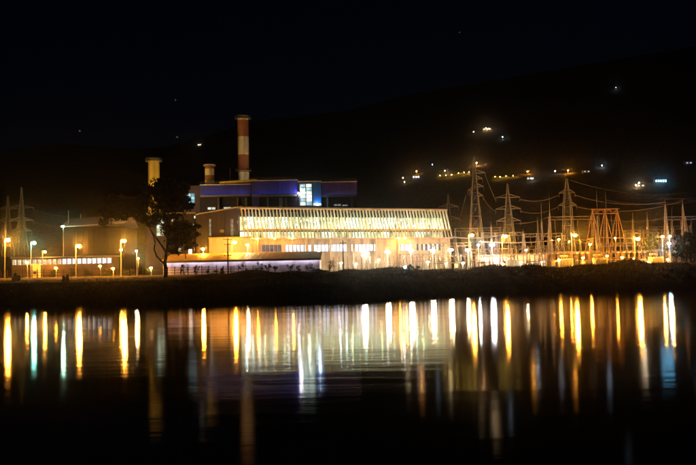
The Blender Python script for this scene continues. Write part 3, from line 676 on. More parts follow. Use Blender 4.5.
mast(549, 191.5, 308, 1.9, 'taller lightning mast just left of the slim tall pylon')
mast(596.5, 190.5, 305, 1.6, 'left one of the two masts rising through the rust coloured gantry', .34)
mast(605.5, 191.5, 305, 1.6, 'right one of the two masts rising through the rust coloured gantry', .34)
mast(632.5, 213, 320, 1.8, 'short mast behind the brightest orange lamp, left of its pair', .12)
mast(647, 211.5, 320, 1.8, 'short mast behind the brightest orange lamp, right of its pair', .12)
mast(665, 198.5, 300, 3.0, 'pointed lattice tower at the left end of the right hand gantry beam', .1)
mast(682.5, 199, 300, 3.0, 'pointed lattice tower left of the dark tree at the right edge', .1)
mast(671.5, 209, 318, 1.6, 'thin mast between the two pointed towers at the right', .2)
mast(523, 229, 312, 1.6, 'stubby mast right of the three armed pylon', .1)
mast(537.5, 217, 325, 1.8, 'stubby mast behind the leftmost lightning mast', .1)
mast(491, 222, 312, 1.4, 'stubby mast between the tallest and the three armed pylon', .1)

def gantry(px0, px1, ybeam, D, label, nleg=2, splay=2.2, m=M_gal, depth=2.4, th=.13, name='switchyard_gantry', bh_=1.1, legs_in=0.0):
    pa, pb = P(px0, ybeam, D), P(px1, ybeam, D); zg = 4.4; H = (pa.z + pb.z) / 2 - zg; L = pb.x - pa.x
    t = thing(name, label, 'gantry', (pa.x, D, zg), 0, 'steel gantries of the switchyard')
    for i in range(nleg):
        x = L * i / (nleg - 1)
        mb = MB()
        for s in (-1, 1):
            mb.bar((x + s * .25 - legs_in, -depth * s, 0), (x + s * .1, 0, H), th)
            mb.bar((x - s * splay - legs_in, depth * s, 0), (x, 0, H), th)
        for k in range(1, 8):
            z = H * k / 8; a = 1 - k / 8
            mb.bar((x - splay * a, depth * a, z), (x + splay * a, -depth * a, z), th * .55)
            mb.bar((x + .25 * a, -depth * a, z), (x - .25 * a, depth * a, z), th * .55)
        mb.build('leg_frame', m, t)
    bm_ = MB()
    for y in (-.5, .5):
        for z in (H - bh_, H): bm_.bar((-.6, y, z), (L + .6, y, z), th * .75)
    nseg = max(4, round(L / 1.4))
    for k in range(nseg):
        a, b_ = L * k / nseg, L * (k + 1) / nseg
        for y in (-.5, .5):
            bm_.bar((a, y, H - bh_ if k % 2 else H), (b_, y, H if k % 2 else H - bh_), th * .45)
        bm_.bar((a, -.5, H), (b_, .5, H), th * .45)
    bm_.build('beam', m, t)
    ni = max(2, round(L / 4)); 
    for k in range(ni):
        x = L * (k + .5) / ni; mi = MB()
        for q in range(6): mi.lathe([(.06, 0), (.17, .03), (.06, .12)], 8, (x, 0, H - bh_ - .4 - q * .2))
        mi.tube((x, 0, H - bh_ - 1.7), (x, 0, H - bh_), .035, None, 5); mi.build('insulator_string', M_insul, t)
        if H > 6.5: MB().path([(x, 0, H - bh_ - 1.65), (x + .5, -.4, H * .55), (x + .9 * (-1) ** k, -1.2, 4.9)], [.04] * 3, 4).build('dropper', M_wire, t)
    return t
gantry(592.5, 617, 209, 300, 'rust coloured tall gantry on splayed legs amid the orange lights', 3, 3.4, M_rustst, 3.0, .17, bh_=1.6)
gantry(549, 594, 216.5, 312, 'long grey gantry beam behind the slim tall pylon', 3, 1.2)
gantry(665, 706, 216.5, 302, 'gantry beam running from the pointed tower off the right edge', 3, 1.0, th=.18)
gantry(482, 523, 232.5, 310, 'low gantry frame under the three armed pylon', 4, .9)
gantry(524, 562, 233.5, 304, 'low gantry frame below the lightning masts', 4, .9)
gantry(430, 470, 243, 300, 'low gantry frame at the right end of the louvred hall', 4, .8)
gantry(625, 662, 230, 315, 'low gantry frame behind the brightest orange lamp', 3, .9)
gantry(455, 500, 228, 330, 'pale gantry beam behind the tallest pylon', 3, .9)
gantry(640, 690, 226.5, 330, 'rear gantry beam below the pointed towers', 4, .8)

gantry(556, 592, 240, 318, 'rear low gantry behind the tall orange lamp beside the rusty gantry', 4, .6, th=.13)
gantry(470, 512, 249, 292, 'front low gantry over the bluish lamp', 5, .5, th=.13)
gantry(516, 552, 246, 290, 'front low gantry below the lightning masts', 4, .5, th=.13)
gantry(600, 640, 243, 292, 'front low gantry right under the rusty gantry', 4, .5, th=.13)
gantry(646, 690, 240, 308, 'low gantry behind the pair of small orange lamps', 4, .5, th=.13)
gantry(400, 446, 254, 296, 'low gantry before the right part of the louvred hall', 5, .5, th=.12)
def wire(a, b_, sag, label, grp, r=.03):
    a = Vector(a); b_ = Vector(b_); mb = MB(); n_ = 14; pts = []
    for i in range(n_ + 1):
        t = i / n_; p = a.lerp(b_, t); p.z -= sag * 4 * t * (1 - t); pts.append(p)
    o = a.copy(); mb.path([p - o for p in pts], [r] * (n_ + 1), 4); w = mb.build('power_line', M_wire, None, o)
    return tag(w, label, 'power line', grp)
W1 = 'power lines strung between the pylons and beyond'
def wp(px, py, D): return P(px, py, D)
WL = [((-40, 203, 380), (9, 207.5, 345), 1), ((9, 210, 345), (70, 226, 335), 2), ((33, 209, 345), (125, 212, 350), 3), ((33, 222, 345), (122, 225, 350), 3),
      ((520, 199, 320), (558.5, 195, 315), 1.5), ((520, 211, 320), (557.5, 207, 315), 1.5), ((575, 195, 315), (665, 202, 300), 2), ((576, 207, 315), (682, 201, 300), 2.5),
      ((665, 199, 300), (740, 190, 330), 1), ((682, 199.5, 300), (760, 196, 330), 1), ((485, 173.5, 318), (495.5, 199, 320), .8), ((483, 197, 318), (495, 211, 320), .8),
      ((605.5, 200, 305), (720, 196, 345), 2.5), ((566.5, 179, 315), (690, 192, 360), 3), ((549, 217, 312), (507.5, 223, 320), 1), ((459, 219, 345), (466, 195, 318), .6), ((594, 217, 312), (665, 218, 302), 1.5)]
for i, (a, b_, sg) in enumerate(WL):
    wire(wp(*a), wp(*b_), sg, 'thin power line ' + ('running off the left edge from the shorter left pylon', 'from the left pylons down to the mauve roofed shed', 'highest of those going right from the taller left pylon', 'lower one going right from the taller left pylon',
        'from the top arm of the three armed pylon to the slim pylon', 'from the middle arm of the three armed pylon to the slim pylon', 'from the upper arm of the slim pylon to the pointed tower', 'from the lower arm of the slim pylon to the right pointed tower',
        'off the right edge from the left pointed tower', 'off the right edge from the right pointed tower', 'dropping from the tallest pylon top arm to the three armed pylon', 'dropping from the tallest pylon low arm to the three armed pylon', 'from the right mast of the rusty gantry off the right edge',
        'from the tip of the slim pylon far to the right', 'from the three armed pylon low arm to the lightning masts', 'between the shortest and the tallest pylon', 'from the long grey gantry beam to the right hand gantry beam')[i], W1)

# ------------------------------------------------------------------ switchyard equipment
def post_insulator():
    t = thing('post_insulator', 'porcelain post insulator on a steel pedestal in the lit switchyard', 'insulator', group='post insulators on pedestals in the switchyard')
    mb = MB()
    for s in (-1, 1): mb.bar((s * .28, 0, 0), (s * .2, 0, 2.4), .12).bar((s * .28, 0, .2), (-s * .2, 0, 2.2), .06)
    mb.box(-.35, .35, -.25, .25, 2.4, 2.52); mb.build('pedestal', M_gal, t)
    prof = []
    for k in range(9): prof += [(.10, 2.52 + k * .24), (.24, 2.58 + k * .24), (.10, 2.70 + k * .24)]
    MB().lathe(prof, 9).build('porcelain_stack', M_insul, t); MB().lathe([(.15, 4.68), (.15, 4.8), (.06, 4.9)], 8).build('terminal', M_gal, t)
    return t
def transformer():
    t = thing('power_transformer', '', 'transformer', group='power transformers')
    MB().box(-3, 3, -1.5, 1.5, .4, 4.0).build('tank', M_tank, t)
    MB().box(-3.4, 3.4, -1.9, 1.9, 0, .397).build('plinth', M_conc, t)
    for i in range(9): MB().box(-2.6 + i * .62, -2.45 + i * .62, -2.7, -1.53, .9, 3.5).build('radiator_fin', M_tank, t)
    mb = MB().tube((-2.6, .6, 5.2), (1.2, .6, 5.2), .5, None, 12); mb.build('conservator', M_tank, t)
    MB().bar((-1.8, .6, 4), (-1.8, .6, 4.75), .2).bar((.6, .6, 4), (.6, .6, 4.75), .2).build('conservator_support', M_tank, t)
    for x in (-1.2, .4, 2):
        prof = []
        for k in range(8): prof += [(.12, 4.0 + k * .26), (.28, 4.07 + k * .26), (.12, 4.2 + k * .26)]
        MB().lathe(prof, 9, (x, -.6, 0)).build('bushing', M_insul, t)
    return t
def breaker():
    t = thing('circuit_breaker', '', 'breaker', group='circuit breakers of the switchyard')
    mb = MB()
    for x in (-1.8, 1.8): mb.box(x - .12, x + .12, -.3, .3, 0, 2.0)
    mb.box(-2.3, 2.3, -.35, .35, 2.003, 2.3); mb.build('frame', M_gal, t); MB().box(-.6, .6, -.85, -.36, .5, 1.9).build('cabinet', M_tank, t)
    for x in (-1.8, 0, 1.8):
        prof = []
        for k in range(7): prof += [(.10, 2.3 + k * .3), (.22, 2.37 + k * .3), (.10, 2.5 + k * .3)]
        MB().lathe(prof, 8, (x, 0, 0)).build('porcelain_stack', M_insul, t)
        MB().tube((x, -.9, 4.6), (x, .9, 4.6), .2, None, 8).build('interrupter', M_tank, t)
    return t
p0 = post_insulator(); k = 0
rr = random.Random(3)
ROWS = ('porcelain post insulator in the front row under the warm floodlights', 'porcelain post insulator in the row between control building and lightning masts', 'porcelain post insulator in the front row left of the rusty gantry', 'porcelain post insulator in the row below the brightest orange lamp',
        'porcelain post insulator in the rear row behind the rusty gantry', 'porcelain post insulator in the rearmost row behind the pylons', 'porcelain post insulator in the row before the louvred hall')
for row, (D, a, b_, stp) in enumerate(((282, 424, 470, 5.2), (296, 500, 590, 5.8), (288, 545, 600, 6.4), (290, 612, 664, 5.6), (306, 560, 690, 8.5), (318, 420, 560, 9), (281, 334, 420, 4.6))):
    px = a
    while px < b_:
        o = p0 if k == 0 else copy_tree(p0); q = P(px + rr.uniform(-.6, .6), 265, D); o.location = (q.x, D + rr.uniform(-.4, .4), gz(q.x, D)); o['label'] = ROWS[row]; k += 1; px += stp
def put(o, px, D, label, rz=0):
    q = P(px, 266, D); o.location = (q.x, D, gz(q.x, D)); o.rotation_euler.z = rz; o['label'] = label
t0 = transformer(); put(t0, 513, 284, 'transformer in front of the pale control building', R(8)); t0.scale = (.72, .72, .72)
for px, D, lb in ((566, 286, 'transformer at the left of the tall orange lamp beside the rusty gantry'),
                  (600, 280, 'transformer under the rust coloured gantry'), (656, 284, 'transformer right of the brightest orange lamp')):
    put(copy_tree(t0), px, D, lb, R(rr.uniform(-6, 6)))
b0 = breaker(); put(b0, 456, 280, 'circuit breaker frame below the tallest pylon')
for px, D, lb in ((484, 290, 'circuit breaker frame behind the scrubby bush by the control building'), (535, 282, 'circuit breaker frame at the right end of the control building'), (553, 280, 'circuit breaker frame under the lightning masts'),
                  (583, 284, 'circuit breaker frame between orange lamp and rusty gantry'), (624, 282, 'circuit breaker frame right of the rusty gantry'), (640, 288, 'circuit breaker frame directly below the brightest orange lamp'), (440, 284, 'circuit breaker frame near the warm floodlights')):
    put(copy_tree(b0), px, D, lb)
def disconnector():
    t = thing('disconnector_switch', '', 'switch', group='disconnector switches of the switchyard'); mb = MB()
    for x in (-1.6, 1.6): mb.bar((x, -.5, 0), (x, 0, 3.0), .13).bar((x, .5, 0), (x, 0, 3.0), .13)
    mb.box(-2.2, 2.2, -.2, .2, 3.003, 3.2); mb.build('frame', M_gal, t)
    for x, lean in ((-1.6, -.5), (0, 0), (1.6, .5)):
        mi = MB()
        for k in range(8): c = k / 8; mi.lathe([(.08, 0), (.19, .06), (.08, .2)], 8, (x + lean * c, 0, 3.2 + k * .24))
        mi.build('porcelain_stack', M_insul, t)
    MB().bar((-2.1, 0, 5.2), (.2, 0, 5.9), .09).bar((2.1, 0, 5.2), (.2, 0, 5.3), .09).build('blade', M_gal, t)
    return t
d0 = disconnector(); DS = [(418, 300, 'before the right part of the louvred hall'), (437, 306, 'behind the warm floodlights'), (476, 300, 'right under the bluish lamp'), (497, 316, 'behind the control building, left of two'), (517, 316, 'behind the control building, right of two'),
    (548, 298, 'at the foot of the taller lightning mast'), (573, 300, 'behind the tall orange lamp beside the rusty gantry'), (594, 312, 'behind the left leg of the rusty gantry'), (612, 296, 'between the right legs of the rusty gantry'), (630, 300, 'left behind the brightest orange lamp'), (650, 302, 'right behind the brightest orange lamp'), (676, 296, 'below the right pointed tower')]
for i, (px, D, lb) in enumerate(DS): put(d0 if i == 0 else copy_tree(d0), px, D, 'disconnector switch on a steel frame ' + lb)
# busbars on rows of posts
for i, (a, b_, y, D) in enumerate(((424, 470, 256.5, 282), (500, 590, 254.5, 296), (545, 600, 255, 288), (612, 664, 253, 290), (560, 690, 249, 306), (420, 560, 252, 318), (480, 560, 240.5, 307), (600, 690, 236, 318), (450, 500, 236, 318))):
    pa, pb = P(a, y, D), P(b_, y, D); zz = gz(pa.x, D) + 4.95 if i < 6 else (pa.z + pb.z) / 2
    for k in range(2 if i < 6 else 3):
        wire((pa.x, D + (k * .5 if i < 6 else k * 2.2), zz + (k * .35 if i < 6 else 0)), (pb.x, D + (k * .5 if i < 6 else k * 2.2), zz + (k * .35 if i < 6 else 0)), .08 if i < 6 else .7, ('front' if k == 0 else 'rear' if k == 1 else 'rearmost') + ' busbar ' + ('over the insulators under the warm floodlights', 'over the insulators beside the control building', 'over the insulators left of the rusty gantry', 'over the insulators below the brightest orange lamp', 'over the rear insulators behind the rusty gantry', 'over the rearmost insulators behind the pylons', 'strung high across the low gantries left of the masts', 'strung high behind the brightest orange lamp', 'strung high behind the tallest pylon')[i], 'busbars crossing the switchyard', .06)
for o in COL.objects:
    if o.get('group') == 'busbars crossing the switchyard': o.name = 'busbar'; o['category'] = 'busbar'

# ------------------------------------------------------------------ utility poles and fence
def upole(px, ytop, D, arms, label):
    p = P(px, ytop, D); zg = gz(p.x, D); H = p.z - zg; t = thing('utility_pole', label, 'utility pole', (p.x, D, zg))
    MB().lathe([(.2, -.2), (.17, H * .5), (.12, H)], 8).build('pole', M_bark, t)
    for y, w in arms:
        z = P(px, y, D).z - zg; a = MB().box(-w, w, -.26, -.14, z - .08, z + .08).build('crossarm', M_bark, t)
        for s in (-.85, 0.25, .85): MB().lathe([(.05, 0), (.10, .05), (.05, .25)], 7, (s * w, -.2, z + .08)).build('insulator', M_insul, a)
    return t
upole(227.6, 238, 245, ((239.6, 1.3), (244.5, 1.0), (255.5, 1.1)), 'dark utility pole with three crossarms in front of the lavender wall')
upole(342.8, 240, 262, ((243, 1.0),), 'dark utility pole left of the brightest white floodlight')
upole(185.5, 246, 268, ((248, .8),), 'thin utility pole right behind the big tree trunk')
fence = thing('boundary_fence', 'long reddish post and rail fence along the lit ground at the left', 'fence', (0, 0, 0))
pm = MB().box(-.11, .11, -.11, .11, -.2, 2.5).mesh('post', M_wood)
xa = P(-8, 275, 252).x; xb = P(268, 275, 252).x; n_ = int((xb - xa) / 2.1); prev = None
for i in range(n_ + 1):
    x = xa + (xb - xa) * i / n_ + rr.uniform(-.15, .15); y = 252 + 1.5 * math.sin(i * .35); z = gz(x, y)
    o = obj('post', pm, fence, (x, y, z)); o.rotation_euler = (rr.uniform(-.04, .04), rr.uniform(-.04, .04), rr.uniform(-.3, .3)); o.scale.z = rr.uniform(.85, 1.1)
    if prev:
        for h in (.7, 1.5, 2.1): MB().bar((prev[0], prev[1] - .13, prev[2] + h), (x, y - .13, z + h), .10 if h != 2.1 else .06).build('rail', M_wood, fence)
    prev = (x, y, z)

# ------------------------------------------------------------------ vegetation
def leaves(mb, c, rad, n, size, rng, hollow=.0):
    for _ in range(n):
        d = Vector((rng.gauss(0, 1), rng.gauss(0, 1), rng.gauss(0, 1))).normalized() * (hollow + (1 - hollow) * rng.random() ** .45)
        p = Vector((c[0] + d.x * rad[0], c[1] + d.y * rad[1], c[2] + d.z * rad[2]))
        u = Vector((rng.gauss(0, 1), rng.gauss(0, 1), rng.gauss(0, 1))).normalized(); w = u.orthogonal().normalized(); s = size * rng.uniform(.6, 1.3)
        mb.quad(p - u * s, p - w * s * .45, p + u * s, p + w * s * .45)
def limb(mb, pts, r0, r1, rng, n=7, jit=.0):
    m = []
    for i in range(len(pts) - 1):
        for k in range(3):
            q = Vector(pts[i]).lerp(Vector(pts[i + 1]), k / 3)
            if jit and (i or k): q += Vector((rng.uniform(-1, 1), rng.uniform(-1, 1), rng.uniform(-1, 1))) * jit
            m.append(q)
    m.append(Vector(pts[-1])); k = len(m) - 1
    mb.path(m, [r0 + (r1 - r0) * (i / k) ** .8 for i in range(k + 1)], n)
def tree_px(name, label, D, base, trunk, lobes, nleaf, lsize, mleaf, r0, seed, depth=.9, clump=1.1):
    """trunk: list of polylines in photo pixels at depth D, lobes: (cx, cy, rx, ry, dy)"""
    rng = random.Random(seed); pb = P(base[0], base[1], D); zg = gz(pb.x, D); o = Vector((pb.x, D, zg)); k = mpp(D)
    t = thing(name, label, 'tree', o)
    tp = lambda px, py, dd=0: P(px, py, D) - Vector((pb.x, D, zg)) + Vector((0, dd, 0))
    mb = MB()
    for (pts, a, b_) in trunk:
        q = [tp(*p) for p in pts]
        if pts is trunk[0][0]: q[0].z = -.25
        lm = MB(); limb(lm, q, a, b_, rng, 8, .06); lm.build('trunk' if pts is trunk[0][0] else 'limb', M_bark, t, sm=True)
    cr = MB()
    area = sum(l_[2] * l_[3] for l_ in lobes)
    for (cx, cyy, rx, ry, dd) in lobes:
        c = tp(cx, cyy, dd); R3 = (rx * k, max(rx, ry) * k * depth, ry * k)
        n_ = int(nleaf * rx * ry / area); nc = max(4, int(n_ / 55))
        for q in range(nc):                            # clumps of leaves spread through the lobe, each on a twig
            d = Vector((rng.gauss(0, 1), rng.gauss(0, 1), rng.gauss(0, 1))).normalized() * rng.random() ** .36
            pc = Vector((c.x + d.x * R3[0], c.y + d.y * R3[1], c.z + d.z * R3[2])); s = clump * rng.uniform(.6, 1.25)
            leaves(cr, pc, (s, s, s * .7), 55, lsize, rng)
            if q % 3 == 0: limb(mb, [c - Vector((0, 0, R3[2] * .8)), (c + pc) * .5, pc], .07, .02, rng, 4, .12)
    tw = mb.build('twigs', M_bark, t); tw['kind'] = 'stuff'; cr.build('crown', mleaf, t)
    return t
tree_px('eucalyptus_tree', 'big dark spreading tree with forked trunk on the bank', 205, (165.5, 279.5),
    [([(165.5, 280), (165.8, 272), (165, 262), (167, 250)], .55, .36), ([(165, 264), (157, 257), (154, 250), (155, 242), (152, 232)], .25, .12), ([(166, 252), (160, 243), (152, 232), (146, 222), (132, 214), (120, 210)], .26, .08),
     ([(167, 250), (168, 238), (166, 224), (164, 205), (163, 190)], .34, .1), ([(168, 246), (174, 236), (182, 226), (190, 220)], .2, .06), ([(168, 248), (177, 244), (186, 240), (193, 238)], .16, .05), ([(165, 228), (156, 216), (150, 205)], .18, .06)],
    [(160, 184, 9, 6, 0), (150, 190, 9, 7, 0), (180, 190, 9, 7, 0), (113, 204, 10, 9, -1), (130, 205, 10, 8, 1), (105, 220, 5, 5, 0), (140, 216, 8, 6, 1), (118, 205, 13, 9, 1), (108, 213, 8, 8, 0), (126, 213, 12, 8, -1), (138, 207, 9, 10, 0), (165, 188, 15, 9, 0), (157, 197, 14, 10, 1.5), (175, 197, 13, 10, -1), (166, 206, 16, 8, 0), (185, 203, 8, 7, 1),
     (152, 219, 8, 7, 0), (172, 218, 10, 6, 1), (183, 228, 12, 8, 0), (178, 240, 10, 8, -1), (191, 231, 8, 9, .5), (190, 244, 7, 5, 0), (167, 228, 7, 6, 1), (145, 196, 6, 6, 0), (174, 250, 6, 4, 0)],
    25000, .33, M_leaf, .5, 11)
tree_px('round_tree', 'dark round tree lit blue from behind at the right edge', 205, (687.5, 271), [([(687.5, 271), (687.3, 262), (686, 250), (685, 240)], .28, .1), ([(687, 260), (680, 250), (676, 246)], .14, .05), ([(687, 258), (694, 248)], .14, .05)],
    [(684, 243, 10, 9, 0), (677, 250, 7, 8, 0), (691, 246, 9, 10, 1), (685, 254, 11, 8, -1), (694, 256, 7, 7, 0), (688, 236, 7, 5, 0)], 5200, .28, M_leaf, .3, 12, clump=1.0)
tree_px('willow_tree', 'thin green tree lit orange behind the brightest orange lamp', 292, (655, 267), [([(655, 267), (654.5, 255), (653, 240)], .25, .08), ([(654.5, 256), (660, 246)], .12, .04)],
    [(652, 241, 8, 7, 0), (658, 249, 7, 7, 0), (648, 250, 6, 6, 1), (655, 236, 5, 4, 0)], 1500, .3, M_leaf2, .25, 13, clump=1.1)
def shrub(px, ybase, D, w, h, label, seed, mleaf=M_leaf2, n=420, name='shrub', stem=True):
    rng = random.Random(seed); p = P(px, ybase, D); zg = gz(p.x, D); k = mpp(D); W_, H_ = w * k / 2, h * k
    t = thing(name, label, 'shrub', (p.x, D, zg), 0, 'shrubs and bushes on the bank and along the buildings'); st_ = MB(); cr = MB()
    nst = rng.randint(5, 9); ls = .13 if stem else .17
    for i in range(nst):
        a = rng.uniform(0, 6.28); q = rng.uniform(.2, 1.0); tip = Vector((math.cos(a) * W_ * q, math.sin(a) * W_ * q, H_ * rng.uniform(.35, 1.0) * (1.1 - .35 * q)))
        limb(st_, [(0, 0, -.1), (tip.x * .35, tip.y * .35, tip.z * .5), tip], .07, .02, rng, 5, .05)
        sz = rng.uniform(.25, .5); leaves(cr, tip, (W_ * sz, W_ * sz, H_ * sz * .45), int(n * 1.3) // nst, ls, rng)
        if not stem: leaves(cr, (tip.x, tip.y, tip.z * .5), (W_ * .5, W_ * .4, H_ * .35), int(n * 1.2) // nst, ls, rng)
    st_.build('stem', M_bark, t); cr.build('foliage', mleaf, t)
SH = [(184, 274, 250, 9, 11, 'small leafy tree beside the thin pole right of the big tree'), (197, 273.5, 256, 8, 9, 'slim shrub before the left part of the lavender wall'), (207.5, 274, 258, 5, 6, 'tiny shrub left of the three armed utility pole'),
      (243, 273, 255, 11, 11, 'leafy shrub right of the three armed utility pole'), (260, 272.5, 257, 10, 12, 'shrub before the middle of the lavender wall'), (268.5, 272.5, 256, 8, 9, 'dark compact shrub left of the wall centre'),
      (275, 273, 258, 5, 7, 'thin shrub just right of the dark compact shrub'), (290, 272, 256, 9, 11, 'upright shrub near the right part of the lavender wall'), (298.5, 272, 258, 6, 7, 'tiny shrub between two larger ones at the wall'),
      (309.5, 271.5, 254, 12, 10, 'broad umbrella shaped shrub near the end of the lavender wall'), (329, 271.5, 250, 13, 12, 'large bush at the right end of the lavender building'), (222, 273.5, 257, 5, 6, 'tiny shrub just left of the utility pole foot')]
for i, a in enumerate(SH): shrub(*a, seed=40 + i)
for i, (px, yb, D, w, h, lb) in enumerate([(413, 272.5, 215, 13, 10, 'round dark bush lit blue on its left side'), (488, 271.5, 215, 20, 9.5, 'wide dark scrubby bush in front of the control building'), (217, 279, 222, 14, 6, 'low dark bush at the foot of the utility pole'),
     (360, 274, 205, 14, 5, 'low dark bush under the brightest white floodlight'), (320, 275, 210, 20, 6, 'low dark bush below the large bush'), (16, 280, 225, 9, 7, 'dark bush behind the fence at the far left'), (66, 285.5, 178, 5, 8, 'small pointed bush on the dark bank at the left'),
     (57, 274, 290, 10, 9, 'bush under the long white shed, left of the tall orange lamp'), (72, 274, 288, 8, 8, 'bush left beside the tall orange lamp pole'), (90, 274, 288, 9, 9, 'bush right beside the tall orange lamp pole'), (107, 274, 285, 9, 9, 'bush below the right end of the long white shed'),
     (130, 275, 262, 10, 7, 'bush below the pale lamp left of the big tree'), (148, 275, 260, 10, 9, 'bush just left of the big tree trunk'), (440, 271.5, 205, 18, 5, 'low dark bush on the berm right of the round bush'), (530, 270, 200, 26, 5, 'low dark bush on the berm below the lightning masts'),
     (590, 267.5, 200, 28, 6, 'low dark bush on the berm below the rusty gantry'), (622, 268, 198, 22, 5, 'low dark bush on the berm right of the rusty gantry'), (660, 268, 198, 24, 5, 'low dark bush on the berm left of the round tree'), (395, 273, 208, 12, 5, 'low dark bush left of the round bush'), (300, 277, 205, 16, 5, 'low dark bush below the tiny shrubs')]):
    shrub(px, yb, D, w, h, lb, 80 + i, M_leaf if D < 230 else M_leaf2, 520, 'bush', False)
# grass: bank growth with its shade put into the colour, sparse dry grass behind it
rng = random.Random(5)
def tufts(n, yr, hr, name, m, label, w=.05):
    mb = MB()
    for _ in range(n):
        x = rng.uniform(-95, 95); y = yr(x); z = gz(x, y); h = rng.uniform(*hr) * (1.7 if rng.random() < .12 else 1)
        for q in range(3):
            a = rng.uniform(0, 6.28); dx, dy = math.cos(a), math.sin(a); lx, ly = rng.uniform(-.25, .25), rng.uniform(-.25, .25); k = len(mb.v); ox, oy = rng.uniform(-.25, .25), rng.uniform(-.25, .25)
            mb.v += [(x + ox - dx * w, y + oy - dy * w, z - .05), (x + ox + dx * w, y + oy + dy * w, z - .05), (x + ox + lx, y + oy + ly, z + h)]; mb.f.append((k, k + 1, k + 2))
    gr = mb.build(name, m); gr['kind'] = 'stuff'; gr['label'] = label; gr['category'] = 'grass'
M_shadegrass = mat('shade_grass', (.014, .013, .007), .95, .45, .3)  # unlit bank imitated by a near-black grass colour
tufts(17000, lambda x: shore(x) + 1.5 + rng.random() * ((165 if x < -15 else 192) - shore(x)), (.15, .42), 'bank_grass', M_shadegrass, 'shade-coloured rank grass covering the bank above the water', .07)
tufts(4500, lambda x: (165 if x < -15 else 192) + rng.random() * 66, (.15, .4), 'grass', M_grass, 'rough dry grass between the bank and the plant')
def reeds_at():
    x = rng.choice(CL) + rng.gauss(0, 1.6); return x
CL = [rng.uniform(-85, 85) for _ in range(46)]
mb = MB()
for _ in range(5200):
    x = reeds_at(); y = shore(x) + rng.uniform(-.6, 3.5); z = gz(x, y); h = rng.uniform(.5, 1.5); a = rng.uniform(0, 6.28); w = .035; lx, ly = rng.gauss(0, .22), rng.gauss(0, .22); k = len(mb.v)
    mb.v += [(x - math.cos(a) * w, y - math.sin(a) * w, z - .2), (x + math.cos(a) * w, y + math.sin(a) * w, z - .2), (x + lx, y + ly, z + h)]; mb.f.append((k, k + 1, k + 2))
rd = mb.build('reeds', M_shadegrass); rd['kind'] = 'stuff'; rd['label'] = 'shade-coloured clumps of reeds along the waterline'; rd['category'] = 'reeds'
# bare shoreline track on the right
mb = MB(); prev = None; x = 20
while x < 95:
    y0 = shore(x) + 6.2 + .6 * math.sin(x * .3); y1 = y0 + 1.5 + .4 * math.sin(x * .17); cur = [(x, y0 + (y1 - y0) * i / 3, gz(x, y0 + (y1 - y0) * i / 3) + .06) for i in range(4)]
    if prev:
        for i in range(3): mb.quad(prev[i], cur[i], cur[i + 1], prev[i + 1])
    prev = cur; x += .8
tr = mb.build('shore_path', mat('pale_sand', (.5, .42, .3), .95, .3, .9)); tr['kind'] = 'structure'

# ------------------------------------------------------------------ hillside houses and lamps
def hill(px, py):
    D = 562
    while D < 2390:
        p = P(px, py, D)
        if gz(p.x, D) >= p.z: return p
        D += 4
    return P(px, py, 2390)
HX = 9.0
def hlamp(px, py, col, I, label, h=9, r=.7):
    I *= .11; p = hill(px, py + 3); p = P(px, py, p.y - 2)
    zg = gz(p.x, p.y); h = max(4, p.z - zg); t = thing('hillside_lamp', label, 'street lamp', (p.x, p.y, zg), 0, 'lamps on the far hillside')
    MB().lathe([(.3, -1), (.16, h + .6)], 6).build('pole', M_pole, t)
    MB().box(-.8, .8, -.9, .1, h + .6, h + .9).build('housing', M_house, t)
    lens(t, (0, -.5, h), col, I, r)
def hhouse(px, py, w, h, label, col, st, nwin=2, wall=M_white):
    p = hill(px, py); zg = gz(p.x, p.y) - 1; W_ = w * mpp(p.y); H_ = h * mpp(p.y) + 1
    t = thing('hillside_house', label, 'house', (p.x - W_ / 2, p.y - 4, zg), 0, 'houses on the far hillside')
    block(t, 0, W_, 0, 7, -3, H_, wall, 'wall')
    MB().hexa([(-.5, -.6, H_ + .003), (W_ + .5, -.6, H_ + .003), (W_ + .5, 7.6, H_ + .003), (-.5, 7.6, H_ + .003), (-.5, 3.4, H_ + 1.8), (W_ + .5, 3.4, H_ + 1.8), (W_ + .5, 3.6, H_ + 1.8), (-.5, 3.6, H_ + 1.8)]).build('roof', M_roofgrey, t)
    for i in range(nwin):
        x = W_ * (i + .5) / nwin; ww = W_ / nwin * .3; window(t, x - ww, x + ww, H_ * .35, H_ * .85, 0, glow('house_pane_%d_%d' % (int(col[2] * 100), st), col, st, .3, .3), 1, 1, M_pole, .12)
